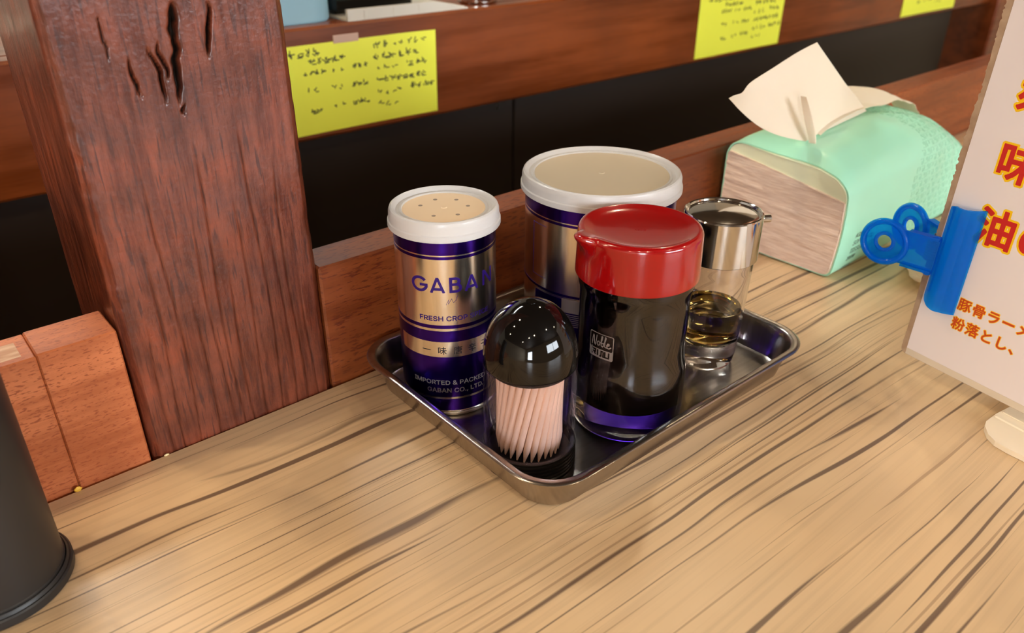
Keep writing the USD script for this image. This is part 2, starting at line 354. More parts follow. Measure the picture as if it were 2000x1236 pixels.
def table_laminate():
    """Printed laminate: long dark streaks of uneven width along the rail, fainter ones between them, fine fibre."""
    base, warm, line, faint = L(212, 178, 136), L(224, 193, 152), L(112, 88, 70), L(168, 136, 104)
    n = {
        "tc": ("texture_coordinate", {}), "sep": ("separate_xyz", {}),
        "tilt": ("math", {"math_type": "multiply_add", "value2": 0.030}),          # y + 0.03 x: the streaks drift a little
        "p": ("principled_bsdf", {"roughness": 0.36, "specular_ior_level": 0.45}),
        "mw": ("mapping", {"scale": (1.6, 16, 1)}), "nw": ("noise_texture", {"scale": 1.0, "detail": 1.0}),
        "mv": ("mapping", {"scale": (11, 16, 1), "location": (5, 2, 1)}), "nv": ("noise_texture", {"scale": 1.0, "detail": 1.0, "roughness": 0.4}),
        "m3": ("mapping", {"scale": (4, 330, 1), "location": (1.7, 4.1, 5.0)}), "n3": ("noise_texture", {"scale": 1.0, "detail": 3.0}),
        "m4": ("mapping", {"scale": (9, 26, 1)}), "n4": ("noise_texture", {"scale": 1.0, "detail": 2.0}),
        "k3": ("map_range", {"from_min": 0.46, "from_max": 0.72, "to_min": 0.0, "to_max": 0.30, "clamp": True}),
        "c0": ("mix_color", {"a": base, "b": warm}), "c1": ("mix_color", {"b": faint}),
        "fine": ("noise_texture", {"scale": 1500.0, "detail": 1.0}), "b": ("bump", {"strength": 0.04, "distance": 0.0003}),
    }
    l = [("tc.object", "sep.vector"), ("sep.x", "tilt.value1"), ("sep.y", "tilt.value3")]
    for m, t in (("mw", "nw"), ("mv", "nv"), ("m3", "n3"), ("m4", "n4")):
        l += [("tc.object", f"{m}.vector"), (f"{m}.vector", f"{t}.vector")]
    last = "c1.result"
    l += [("n4.fac", "c0.fac"), ("n3.fac", "k3.value"), ("c0.result", "c1.a"), ("k3.result", "c1.fac")]
    # (lines per metre, spacing jitter, waviness, width range, colour, strength, where)
    for k, (fr, jit, wav, wmin, wmax, col, st, off) in enumerate(((190.0, 4.5, 0.35, -0.20, 0.13, faint, 0.75, 7.0), (96.0, 4.6, 0.30, -0.10, 0.122, line, 0.95, 0.0), (43.0, 2.4, 0.20, -0.10, 0.072, line, 0.95, 3.0))):
        n.update({f"u{k}": ("math", {"math_type": "multiply", "value2": fr}), f"j{k}": ("math", {"math_type": "multiply_add", "value2": jit}), f"v{k}": ("math", {"math_type": "multiply_add", "value2": wav * 2}),
                  f"f{k}": ("math", {"math_type": "fraction"}), f"s{k}": ("math", {"math_type": "subtract", "value2": 0.5}), f"a{k}": ("math", {"math_type": "absolute"}),
                  f"mm{k}": ("mapping", {"scale": (4.5, fr * 0.55, 1), "location": (off, off * 1.7, off)}), f"nn{k}": ("noise_texture", {"scale": 1.0, "detail": 1.0}),
                  f"w{k}": ("map_range", {"from_min": 0.3, "from_max": 0.72, "to_min": wmin, "to_max": wmax, "clamp": True}),
                  f"d{k}": ("math", {"math_type": "subtract"}), f"g{k}": ("map_range", {"from_min": -0.02, "from_max": 0.03, "to_min": st, "to_max": 0.0, "clamp": True}), f"x{k}": ("mix_color", {"b": col})})
        l += [("tilt.value", f"u{k}.value1"), ("nw.fac", f"j{k}.value1"), (f"u{k}.value", f"j{k}.value3"), ("nv.fac", f"v{k}.value1"), (f"j{k}.value", f"v{k}.value3"), (f"v{k}.value", f"f{k}.value1"), (f"f{k}.value", f"s{k}.value1"), (f"s{k}.value", f"a{k}.value1"),
              ("tc.object", f"mm{k}.vector"), (f"mm{k}.vector", f"nn{k}.vector"), (f"nn{k}.fac", f"w{k}.value"), (f"a{k}.value", f"d{k}.value1"), (f"w{k}.result", f"d{k}.value2"), (f"d{k}.value", f"g{k}.value"), (f"g{k}.result", f"x{k}.fac"), (last, f"x{k}.a")]
        last = f"x{k}.result"
    l += [(last, "p.base_color"), ("tc.object", "fine.vector"), ("fine.fac", "b.height"), ("b.normal", "p.normal")]
    return usdkit.material(stage, "/World/Looks/table_laminate", n, l, surface="p.BSDF")


def noisy(name, c0, c1, scale, rough=0.5, detail=3.0, bump=0.0, stretch=(1, 1, 1), **kw):
    """Two tones mixed by noise."""
    n = {"tc": ("texture_coordinate", {}), "mp": ("mapping", {"scale": stretch}), "n": ("noise_texture", {"scale": scale, "detail": detail}),
         "r": ("rgb_ramp", {"ramp": [(0.3, c0), (0.7, c1)]}), "p": ("principled_bsdf", dict(roughness=rough, **kw))}
    l = [("tc.object", "mp.vector"), ("mp.vector", "n.vector"), ("n.fac", "r.fac"), ("r.color", "p.base_color")]
    if bump:
        n["b"] = ("bump", {"strength": bump, "distance": 0.001})
        l += [("n.fac", "b.height"), ("b.normal", "p.normal")]
    return usdkit.material(stage, f"/World/Looks/{name}", n, l, surface="p.BSDF")


def glow(name, color, strength):
    return usdkit.material(stage, f"/World/Looks/{name}", {"e": ("emission", {"color": color, "strength": strength})}, [], surface="e.emission")


def clear(name, color, rough=0.0, ior=1.5, **kw):
    return pbr(name, color, rough, 0.0, transmission_weight=1.0, ior=ior, **kw)


M_table = table_laminate()
M_edge = pbr("table_edge", L(120, 85, 60), 0.5)
M_post = wood("post_wood", L(92, 40, 24), L(126, 62, 40), scale=(190, 190, 20), rough=0.34, bump=0.55, coat=0.25, flecks=(L(78, 34, 22), (520, 520, 45)), wear=True)
M_rail = wood("rail_wood_lit", L(172, 90, 48), L(204, 118, 70), scale=(6, 90, 110), rough=0.42, bump=0.12, coat=0.1, flecks=(L(158, 78, 40), (330, 900, 1100)))  # left boards: stronger light on them is put into lighter wood tones
M_rail2 = wood("rail_wood_shaded", L(114, 52, 20), L(146, 74, 32), scale=(5, 60, 70), rough=0.38, bump=0.08, coat=0.15, flecks=(L(104, 44, 20), (160, 700, 900)))  # right boards: the shade they stand in is put into darker wood tones
M_board = wood("ledge_wood", L(106, 46, 8), L(134, 62, 14), scale=(3, 30, 40), rough=0.33, bump=0.05, coat=0.2)
M_dark = pbr("dark_panel", L(40, 31, 24), 0.45)
M_black = pbr("matte_black", L(38, 36, 35), 0.42)
M_gloss = pbr("gloss_black", L(12, 10, 9), 0.05)
M_ribbed = pbr("ribbed_black", L(24, 22, 21), 0.3)
M_steel = noisy("tray_steel", L(168, 160, 152), L(182, 174, 166), 40, 0.24, metallic=1.0, stretch=(1, 12, 1))
M_tin = noisy("can_tin", L(240, 230, 212), L(246, 236, 220), 900, 0.2, metallic=1.0, stretch=(1, 1, 0.02))
M_blue = pbr("can_blue", L(62, 30, 150), 0.22, 1.0)
M_rim = pbr("can_rim", L(196, 192, 186), 0.28, 1.0)
M_ink = pbr("ink_blue", L(48, 20, 120), 0.35, 0.3)
M_inkb = pbr("ink_black", L(24, 22, 34), 0.4)
M_silver = pbr("ink_silver", L(178, 172, 166), 0.35, 0.8)
M_lid = usdkit.material(stage, "/World/Looks/lid_plastic", {"t": ("transparent_bsdf", {"color": (0.92, 0.93, 0.97)}), "d": ("principled_bsdf", {"base_color": L(236, 232, 228), "roughness": 0.28}), "m": ("mix_closure", {"fac": 0.70})}, [("t.BSDF", "m.closure1"), ("d.BSDF", "m.closure2")], surface="m.closure")
M_lidtop = pbr("lid_top_peach_sheen", L(244, 214, 176), 0.34)  # lamp sheen on the slim can's lid, put into a peach base colour
M_lidtop2 = pbr("lid_top_grey", L(206, 188, 160), 0.34)
M_hole = pbr("lid_hole", L(150, 130, 112), 0.6)
M_red = pbr("red_cap", L(154, 7, 9), 0.16, coat_weight=0.6, coat_roughness=0.05)
M_glass = clear("bottle_glass", L(246, 246, 250), 0.0, 1.5)
M_glass2 = usdkit.material(stage, "/World/Looks/clear_barrel_plastic", {"lw": ("layer_weight", {"blend": 0.5}), "pw": ("math", {"math_type": "power", "value2": 3.5}), "f": ("math", {"math_type": "multiply_add", "value2": 0.55, "value3": 0.03}), "t": ("transparent_bsdf", {"color": L(246, 242, 250)}), "g": ("glossy_bsdf", {"color": (0.95, 0.92, 1.0), "roughness": 0.03}), "m": ("mix_closure", {})}, [("lw.facing", "pw.value1"), ("pw.value", "f.value1"), ("f.value", "m.fac"), ("t.BSDF", "m.closure1"), ("g.BSDF", "m.closure2")], surface="m.closure")
M_soy = pbr("soy_sauce", L(14, 7, 4), 0.05)
M_oil = usdkit.material(stage, "/World/Looks/chili_oil", {"g": ("glass_bsdf", {"color": L(252, 240, 200), "roughness": 0.0, "IOR": 1.46})}, [], surface="g.BSDF")
M_chrome = pbr("chrome", L(214, 210, 204), 0.09, 1.0)
M_pick = noisy("toothpick_wood", L(238, 204, 158), L(250, 222, 182), 300, 0.6, stretch=(1, 1, 0.1))
M_print = pbr("sign_print", L(238, 226, 224), 0.42)
M_margin = noisy("sign_margin", L(166, 134, 106), L(188, 160, 132), 120, 0.5)
M_yellow = pbr("outline_yellow", L(252, 200, 10), 0.45)
M_redink = pbr("letter_red", L(206, 38, 32), 0.45)
M_orange = pbr("letter_orange", L(206, 74, 26), 0.45)
M_cream = pbr("cream_plastic", L(248, 232, 206), 0.4)
M_clip = usdkit.material(stage, "/World/Looks/clip_blue", {"t": ("transparent_bsdf", {"color": (0.16, 0.72, 0.97)}), "d": ("principled_bsdf", {"base_color": L(0, 128, 244), "roughness": 0.16}), "m": ("mix_closure", {"fac": 0.36})}, [("t.BSDF", "m.closure1"), ("d.BSDF", "m.closure2")], surface="m.closure")
M_wire = pbr("spring_steel", L(150, 150, 155), 0.3, 1.0)
M_mint = pbr("mint_film", L(172, 236, 206), 0.26, coat_weight=0.25, coat_roughness=0.1)
M_pale = pbr("clear_film", L(238, 242, 208), 0.25)
M_mintink = pbr("mint_print", L(142, 204, 174), 0.45)
M_stack = noisy("tissue_stack", L(216, 186, 166), L(238, 214, 196), 60, 0.8, bump=0.35, stretch=(6, 1.2, 16))
M_greyink = pbr("grey_print", L(112, 140, 124), 0.5)
M_tissue = usdkit.material(stage, "/World/Looks/tissue_paper", {"d": ("diffuse_bsdf", {"color": L(246, 234, 216)}), "t": ("translucent_bsdf", {"color": L(246, 232, 210)}), "m": ("mix_closure", {"fac": 0.35})}, [("d.BSDF", "m.closure1"), ("t.BSDF", "m.closure2")], surface="m.closure")
M_note = pbr("yellow_paper", L(246, 246, 72), 0.6)
M_marker = pbr("marker_ink", L(70, 72, 24), 0.6)
M_tape = pbr("clear_tape", L(206, 170, 150), 0.3)
M_lightblue = pbr("blue_tub_plastic", L(146, 186, 200), 0.4)
M_white = pbr("white_plastic", L(214, 206, 190), 0.45)
M_crumb = pbr("yellow_crumb", L(244, 190, 60), 0.6)
M_pcrumb = pbr("pale_crumb", L(236, 212, 160), 0.6)
M_patch = noisy("bare_wood", L(176, 120, 86), L(216, 178, 146), 60, 0.6, stretch=(1, 4, 4))
M_wall = noisy("plaster", L(214, 192, 162), L(222, 200, 170), 3, 0.8)
M_kitchen = noisy("kitchen_wall", L(176, 166, 150), L(188, 178, 160), 3, 0.5)
M_ceil = wood("ceiling_wood", L(86, 66, 50), L(104, 82, 62), scale=(2, 14, 2), rough=0.6, bump=0.1, coat=0.0)
M_floor = noisy("floor_tile", L(84, 74, 66), L(98, 88, 78), 4, 0.5)
M_lampbody = pbr("lamp_body", L(30, 28, 26), 0.4)
M_bulb = glow("bulb_glow", (1.0, 0.80, 0.54), LAMP_STRENGTH)
M_pane = glow("window_daylight", (0.86, 0.93, 1.0), WINDOW_STRENGTH)
M_pane2 = glow("fill_window_daylight", (0.86, 0.93, 1.0), 2.0 * WINDOW_STRENGTH)  # second window's glow, doubled as fill for faces turned left
M_frame = pbr("window_frame", L(70, 52, 40), 0.5)

# ---------------------------------------------------------------- room
RX0, RX1, RY0, RY1, RZ = -4.6, 3.6, -3.4, 2.6, T + 1.7
structure("floor", bx(RX0, RX1, RY0, RY1, -0.05, 0), M_floor)
structure("ceiling", bx(RX0, RX1, RY0, RY1, RZ, RZ + 0.05), M_ceil)
structure("wall_left", bx(RX0 - 0.1, RX0, RY0, RY1, 0, RZ), M_wall)
structure("wall_right", bx(RX1, RX1 + 0.1, RY0, RY1, 0, RZ), M_wall)
structure("wall_back", bx(RX0, RX1, RY1, RY1 + 0.1, 0, RZ), M_kitchen)
WIN = [(0.15, 2.5, T + 0.38, T + 1.32), (-3.9, -2.6, T + 0.0, T + 1.2)]  # the second opening is enlarged, added to let in fill light
front = sbox(RX0, 0, RX1, RZ)
for a, b, c, d in WIN:
    front = front.difference(sbox(a, c, b, d))
fw = slab(front, 0.1)
fw.apply_transform(np.array([[1, 0, 0, 0], [0, 0, 1, RY0 - 0.1], [0, 1, 0, 0], [0, 0, 0, 1.0]]))
fw.fix_normals()
structure("wall_front", fw, M_wall)
for k, (a, b, c, d) in enumerate(WIN):
    w = UsdGeom.Xform.Define(stage, f"/World/window_{k + 1}").GetPrim()
    tag(w, None, None, kind="structure")
    t = 0.05
    obj("frame", cat(bx(a, a + t, RY0 - 0.08, RY0, c, d), bx(b - t, b, RY0 - 0.08, RY0, c, d), bx(a, b, RY0 - 0.08, RY0, c, c + t), bx(a, b, RY0 - 0.08, RY0, d - t, d)), M_frame, w, False)
    for i in range(2 if k == 0 else 1):
        n = 2 if k == 0 else 1
        wd = (b - a) / n
        obj("pane", bx(a + i * wd + 0.03, a + (i + 1) * wd - 0.03, RY0 - 0.06, RY0 - 0.05, c + 0.03, d - 0.03), M_pane2 if k else M_pane, w, False)
for i, (x, y) in enumerate(((-0.14, 1.7), (-0.03, 0.61), (-0.42, 0.67), (-1.15, 0.83), (-2.34, 1.08), (-0.62, -1.21), (-1.23, -1.1), (-2.35, -0.98), (0.72, -1.26), (1.91, -1.32), (1.46, 0.86))):
    lp = thing("ceiling_spotlight", "small black ceiling spotlight with a warm bulb", "lamp", (x, y, RZ), group="warm ceiling spotlights")
    obj("housing", lathe([(0, 0), (0.03, 0), (0.03, -0.03), (0.055, -0.05), (0.06, -0.11), (0.054, -0.11), (0.048, -0.06), (0, -0.05)][::-1], 32), M_lampbody, lp)
    s = trimesh.creation.icosphere(2, 0.035)
    s.apply_translation([0, 0, -0.1])
    obj("bulb", s, M_bulb, lp, True)

kl = thing("kitchen_fill_light", "long fluorescent fill light added over the kitchen side", "lamp", (0.2, 1.75, RZ))  # added fill light for the ledge and kitchen wall
obj("housing", bx(-0.65, 0.65, -0.09, 0.09, -0.03, -0.0002), M_white, kl, False)
obj("tube", bx(-0.62, 0.62, -0.06, 0.06, -0.05, -0.0302), glow("kitchen_fill_glow", (0.95, 1.0, 0.98), 22.0), kl, False)

# ---------------------------------------------------------------- kitchen counter behind the rail
YB = 0.72
lg = thing("serving_ledge", "glossy brown wooden serving ledge with a deep front board behind the rail", "counter", (0, 0, 0))
obj("fascia_board", bevel_box(-1.3, 1.96, YB, YB + 0.025, T + 0.0315, T + 0.138, 0.0025), M_board, lg, 20)
obj("shelf_top", bevel_box(-1.3, 1.96, YB + 0.0255, YB + 0.30, T + 0.112, T + 0.138, 0.002), M_board, lg, 20)
for x0, x1 in ((-1.3, 0.6415), (0.6435, 1.86)):
    obj("dark_panel", bevel_box(x0, x1, YB + 0.03, YB + 0.05, 0, T + 0.111, 0.002), M_dark, lg, 20)
tag(obj("end_post", bevel_box(1.962, 2.06, YB - 0.02, YB + 0.09, 0, RZ, 0.004), M_board, None, 20), "dark brown far post closing the right end of the ledge", "post")

hk = thing("small_hook", "tiny grey metal hook under the ledge's front board between the two yellow notes", "hook", (0.612, YB + 0.0285, T + 0.018))
obj("hook_wire", tube([(0, 0, 0.0060), (0, -0.0030, 0.0058), (0, -0.0052, 0.0040), (0, -0.0056, 0.0010), (0, -0.0040, -0.0014), (0, -0.0022, -0.0012)], 0.0007, 8), pbr("hook_metal", L(150, 146, 138), 0.35, 1.0), hk, 40)

# ---------------------------------------------------------------- table, post, rails
tb = thing("table", "beige laminate table top with dark brown streaks under the condiment tray", "table")
obj("tabletop", bevel_box(-0.9, 1.9, -0.35, 0.3612, T - 0.03, T, 0.001), M_table, tb, 20)
obj("edge_band", bevel_box(-0.9, 1.9, -0.358, -0.3505, T - 0.03, T - 0.001, 0.001), M_edge, tb, 20)
for x in (-0.85, 1.8):
    for y in (-0.3, 0.28):
        obj("leg", bevel_box(x, x + 0.05, y, y + 0.05, 0, T - 0.0302, 0.003), M_lampbody, tb, 20)

PX0, PX1, PY0, PY1 = 0.0688, 0.1712, 0.3616, 0.4465


def post_mesh():
    """The front and left faces are fine grids so that the splits, dents and worn edges are carved; the rest is plain."""
    z0, z1 = T - 0.06, T + 0.32
    c = 0.0035
    # outline path in plan: back-left corner, left face, chamfer, front face, chamfer, right face
    seg = [np.linspace((PX0, PY1), (PX0, PY0 + c), 60), np.linspace((PX0, PY0 + c), (PX0 + c, PY0), 5)[1:], np.linspace((PX0 + c, PY0), (PX1 - c, PY0), 170)[1:], np.linspace((PX1 - c, PY0), (PX1, PY0 + c), 5)[1:], np.linspace((PX1, PY0 + c), (PX1, PY1), 12)[1:]]
    plan = np.vstack(seg)
    tn = np.gradient(plan, axis=0)
    nrm = np.stack([tn[:, 1], -tn[:, 0]], 1)
    nrm /= np.linalg.norm(nrm, axis=1, keepdims=True)
    nrm[:60] = (-1, 0)
    nz = 460
    zs = np.linspace(z0, z1, nz)
    X, Z = np.meshgrid(np.arange(len(plan)), zs, indexing="ij")
    px, py = plan[X, 0], plan[X, 1]
    P3 = np.stack([px * 70, py * 70, Z * 5], -1)
    d = (meshkit.fbm(P3, 3, 5) - 0.5) * 0.0004 + (meshkit.fbm(np.stack([px * 30, py * 30, Z * 30], -1), 3, 9) - 0.5) * 0.0008
    edge = np.minimum(np.abs(np.hypot(px - PX0, py - PY0)), np.abs(np.hypot(px - PX1, py - PY0)))
    chips = np.clip(meshkit.noise(np.stack([px * 0, py * 0, Z * 160], -1), 3) - 0.62, 0, 1) * np.clip(1 - edge / 0.006, 0, 1)
    d -= chips * 0.0018
    wear = np.zeros_like(d)
    # splits in the front face: (x top, z top, x bottom, z bottom, half width, depth), heights above the table
    for xa, za, xb, zb, w, dep in ((0.1196, 0.2095, 0.1172, 0.172, 0.0021, 0.0045), (0.1196, 0.215, 0.1195, 0.2, 0.0026, 0.004), (0.1082, 0.1985, 0.1108, 0.1735, 0.0010, 0.004), (0.1124, 0.2, 0.1128, 0.183, 0.0009, 0.0035), (0.0990, 0.195, 0.1010, 0.177, 0.0009, 0.003),
                                   (0.1352, 0.214, 0.1336, 0.1905, 0.0015, 0.004), (0.0895, 0.214, 0.0925, 0.193, 0.0006, 0.0015), (0.1172, 0.1725, 0.1176, 0.168, 0.001, 0.0025)):
        z = (Z - T - zb) / (za - zb)
        cx = xb + (xa - xb) * z + 0.0009 * np.sin(z * 5 + xa * 400) + (meshkit.noise(np.stack([Z * 0, Z * 260, Z * 0 + xa * 99], -1)) - 0.5) * 0.0016
        prof = np.clip(1 - np.abs(2 * z - 1) ** 3, 0, 1)
        hw = 0.6 * w * (0.35 + 0.65 * np.sin(np.clip(z, 0, 1) * np.pi)) + 1e-6
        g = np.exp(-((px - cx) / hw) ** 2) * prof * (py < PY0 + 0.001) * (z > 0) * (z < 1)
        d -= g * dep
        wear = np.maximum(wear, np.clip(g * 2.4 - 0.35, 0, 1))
    # a few shallow pale dents and the long drying cracks low on the face
    for k in range(12):
        cx = 0.080 + 0.0075 * k + 0.0016 * math.sin(5 * k)
        zt = 0.05 + 0.10 * ((k * 37) % 11) / 11
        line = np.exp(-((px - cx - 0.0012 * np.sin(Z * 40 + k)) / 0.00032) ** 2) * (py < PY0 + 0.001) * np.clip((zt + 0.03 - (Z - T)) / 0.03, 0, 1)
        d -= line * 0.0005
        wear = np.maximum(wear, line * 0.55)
    V = np.stack([px + nrm[X, 0] * d, py + nrm[X, 1] * d, Z], -1)
    n = len(plan)
    v = V.reshape(-1, 3)
    f = []
    i, j = np.meshgrid(np.arange(n - 1), np.arange(nz - 1), indexing="ij")
    a, b, c_, e = i * nz + j, (i + 1) * nz + j, (i + 1) * nz + j + 1, i * nz + j + 1
    f = np.concatenate([np.stack([a, b, c_], -1).reshape(-1, 3), np.stack([a, c_, e], -1).reshape(-1, 3)])
    # back and the end caps
    lo, hi = [i * nz for i in range(n)], [i * nz + nz - 1 for i in range(n)]
    cap = [(len(v), lo[k + 1], lo[k]) for k in range(n - 1)] + [(len(v), lo[0], lo[-1])] + [(len(v) + 1, hi[k], hi[k + 1]) for k in range(n - 1)] + [(len(v) + 1, hi[-1], hi[0])]
    back = [(lo[-1], lo[0], hi[0]), (lo[-1], hi[0], hi[-1])]
    v = np.vstack([v, [((PX0 + PX1) / 2, (PY0 + PY1) / 2, z0), ((PX0 + PX1) / 2, (PY0 + PY1) / 2, z1)]])
    f = np.vstack([f, np.array(cap), np.array(back)])
    return trimesh.Trimesh(v, f, process=False), np.concatenate([wear.ravel(), [0, 0]])


po = thing("wooden_post", "worn dark red lacquered square post with deep splits rising behind the table edge", "post")
pm, wear = post_mesh()
pp = obj("shaft", pm, M_post, po, True)
UsdGeom.PrimvarsAPI(pp).CreatePrimvar("wear", Sdf.ValueTypeNames.FloatArray, "vertex").Set(Vt.FloatArray.FromNumpy(wear.astype(np.float32)))
obj("shaft", bevel_box(PX0, PX1, PY0, PY1, 0, T - 0.0602, 0.003), M_post, po, 20)
obj("shaft", bevel_box(PX0, PX1, PY0, PY1, T + 0.3202, RZ, 0.003), M_post, po, 20)

RY, RB, RT = 0.3622, 0.3888, T + 0.0757
rl = thing("rail", "short orange brown rail board along the table back, left of the post", "rail")
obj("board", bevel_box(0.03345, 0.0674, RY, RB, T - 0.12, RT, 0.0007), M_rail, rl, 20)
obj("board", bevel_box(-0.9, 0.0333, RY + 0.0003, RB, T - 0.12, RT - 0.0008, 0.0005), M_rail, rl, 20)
obj("bare_patch", bevel_box(0.006, 0.0285, RY + 0.0045, RB - 0.007, RT - 0.0010, RT - 0.0006, 0.0001), M_patch, rl, 20, "bare pale wood where the varnish has peeled off")
rr = thing("rail", "long red brown rail board along the table back, right of the post", "rail")
obj("board", bevel_box(PX1 + 0.0008, 0.7868, RY, RB, T - 0.12, RT, 0.0012), M_rail2, rr, 20)
obj("board", bevel_box(0.7874, 1.9, RY - 0.001, RB, T - 0.12, RT - 0.0015, 0.0012), M_rail2, rr, 20)
pt = thing("low_partition", "dark low partition standing under the rail boards", "partition")
for x0, x1 in ((-0.9, PX0 - 0.001), (PX1 + 0.001, 1.9)):
    obj("panel", bevel_box(x0, x1, RY + 0.004, RB - 0.004, 0, T - 0.1202, 0.002), M_dark, pt, 20)

# ---------------------------------------------------------------- tray
TX0, TX1, TY0, TY1, TZ = 0.1835, 0.4005, 0.1905, 0.3585, 0.0225


def tray_mesh():
    def loop(inset, z, r):
        q = rrect(TX0 + inset, TX1 - inset, TY0 + inset, TY1 - inset, r, 14)
        return np.column_stack([q, np.full(len(q), T + z)])

    prof = [(0.0135, 0.0002, 0.015), (0.0108, 0.0006, 0.0165), (0.0092, 0.0022, 0.018), (0.0056, 0.0178, 0.0205), (0.0048, 0.0196, 0.021), (0.0015, 0.0206, 0.0235), (0.0002, 0.0212, 0.0245), (0.0, 0.0219, 0.0248), (0.0006, 0.0225, 0.0244), (0.0018, 0.0227, 0.0235), (0.0038, 0.0223, 0.022), (0.0050, 0.0214, 0.021), (0.0064, 0.0178, 0.020), (0.0098, 0.0030, 0.0175), (0.0112, 0.0018, 0.0162), (0.0140, 0.0014, 0.0145)]
    m = loft([loop(*p) for p in prof])
    m.fix_normals()
    return m


ty = thing("metal_tray", "shallow stainless steel tray with flared rolled rim holding the condiments", "tray", (0, 0, 0))
obj("tray_body", tray_mesh(), M_steel, ty, 35)
FLOOR = T + 0.0015
"""Height on which the condiments stand."""


# ---------------------------------------------------------------- spice cans
def can_lid(parent, r, z0, z1, top_mat, holes):
    """Soft plastic snap lid: skirt with a lower lip, rim and a sunk top."""
    prof = [(r - 0.0022, z0), (r - 0.0003, z0), (r, z0 + 0.0005), (r - 0.0001, z0 + 0.0030), (r - 0.0007, z0 + 0.0036), (r - 0.0009, z1 - 0.0022), (r - 0.0015, z1 - 0.0006), (r - 0.0024, z1), (r - 0.0034, z1 - 0.0004), (r - 0.0046, z1 - 0.0022), (r - 0.0052, z1 - 0.0024), (r - 0.0060, z1 - 0.0024), (r - 0.0066, z1 - 0.0018), (r - 0.0074, z1 - 0.0018), (r - 0.0080, z1 - 0.0026), (r - 0.0080, z1 - 0.0034), (r - 0.0022, z1 - 0.0034), (r - 0.0022, z0)]
    lid = obj("lid", lathe(prof, 128), M_lid, parent, 35)
    rt = r - 0.00795
    disc = lathe([(0, z1 - 0.0036), (rt, z1 - 0.0036), (rt, z1 - 0.0024), (0.0018, z1 - 0.0024), (0.0014, z1 - 0.0021), (0, z1 - 0.0021)], 128)
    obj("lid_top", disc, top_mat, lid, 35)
    for a in holes:
        h = lathe([(0, z1 - 0.0026), (0.0011, z1 - 0.0026), (0.0011, z1 - 0.00232), (0, z1 - 0.00232)], 20)
        h.apply_translation([0.0125 * math.cos(a), 0.0125 * math.sin(a), 0])
        obj("shaker_hole", h, M_hole, lid)
    return lid


def can_body(parent, r, z1):
    m = lathe([(0, 0.0008), (r - 0.003, 0.0008), (r - 0.0022, 0), (r + 0.0002, 0.0), (r + 0.0007, 0.0010), (r + 0.0006, 0.0022), (r, 0.0030), (r, z1), (0, z1)], 128)
    obj("can_body", m, M_tin, parent, 35)


cs = thing("spice_can", "slim purple and silver spice can with a perforated lid, in the tray's left corner", "spice can", (0.2219, 0.3140, FLOOR))
R = 0.02654
can_body(cs, R, 0.1085)
obj("base_rim", lathe(ring_profile(R - 0.001, R + 0.0010, 0.0001, 0.0024, 0.0006), 128), M_rim, cs, 35)
for z0, z1 in ((0.096, 0.1060), (0.0937, 0.09525), (0.0545, 0.0565), (0.0465, 0.0530), (0.0118, 0.0372), (0.0028, 0.0105)):
    obj("purple_band", band(R, z0, z1), M_blue, cs, 30)
obj("purple_band", band(R, 0.0370, 0.0467, -70, 168), M_blue, cs, 30)


def arc_text(parent, s, h, a0, a1, z, mat, bold=False, r=R, name="lettering"):
    m = text(s, h, math.radians(a1 - a0) * r, bold)
    obj(name, wrap(m, r + 0.00005, a0, z), mat, parent, False)


def geo_letters():
    """GABAN in a geometric sans, unit cap height."""
    w = 0.17
    q = [(0.5 + 0.42 * math.cos(math.radians(a)), 0.5 + 0.42 * math.sin(math.radians(a))) for a in range(38, 345, 6)]
    G = strokes([q, [(0.52, 0.47), (0.98, 0.47)], [(0.90, 0.47), (0.90, 0.34)]], w)
    A = strokes([[(0.08, 0.0), (0.48, 0.98), (0.88, 0.0)], [(0.2, 0.25), (0.76, 0.25)]], w, join=2).intersection(sbox(-1, 0, 2, 1))
    top = [(0.34, 0.915)] + [(0.36 + 0.19 * math.cos(math.radians(a)), 0.725 + 0.19 * math.sin(math.radians(a))) for a in range(90, -91, -10)] + [(0.34, 0.535)]
    bot = [(0.34, 0.535)] + [(0.40 + 0.225 * math.cos(math.radians(a)), 0.31 + 0.225 * math.sin(math.radians(a))) for a in range(90, -91, -10)] + [(0.34, 0.085)]
    B = strokes([[(0.09, 0), (0.09, 1)], [(0.09, 0.915)] + top, [(0.09, 0.535)] + bot, [(0.09, 0.085), (0.36, 0.085)]], w)
    N = strokes([[(0.09, 0), (0.09, 1)], [(0.12, 0.95), (0.80, 0.05)], [(0.83, 0), (0.83, 1)]], w).intersection(sbox(-1, 0, 2, 1))
    return dict(G=G, A=A, B=B, N=N)


GEO = geo_letters()
for ch, a0, a1 in (("G", -166.8, -146.6), ("A", -144.3, -127.3), ("B", -122.8, -108.6), ("A", -105.6, -88.4), ("N", -81.8, -65.0)):
    g = GEO[ch]
    x0, y0, x1, y1 = g.bounds
    h = 0.0086
    wd = math.radians(a1 - a0) * R
    g = affinity.scale(affinity.translate(g, -x0, 0), wd / (x1 - x0), h, origin=(0, 0))
    obj("brand_letter", wrap(slab(g, 0.00006), R + 0.00002, a0, 0.0753), M_ink, cs, False)
sig = strokes([[(0, 0), (0.0015, 0.003), (0.0012, 0.0006), (0.003, 0.0035), (0.0038, 0.0012), (0.0052, 0.0024), (0.006, 0.005)]], 0.00018)
obj("lettering", wrap(slab(sig, 0.00006), R + 0.00002, -127, 0.0685), M_ink, cs, False)
arc_text(cs, "FRESH CROP SPICE", 0.0026, -158.4, -73.0, 0.0592, M_ink, True)
for ch, a0 in (("一", -157.5), ("味", -139.0), ("唐", -120.8), ("辛", -103.4), ("子", -86.2)):
    obj("lettering", wrap(slab(glyph("r" + ch, 0.0050), 0.00006), R + 0.00002, a0, 0.0388), M_inkb, cs, False)
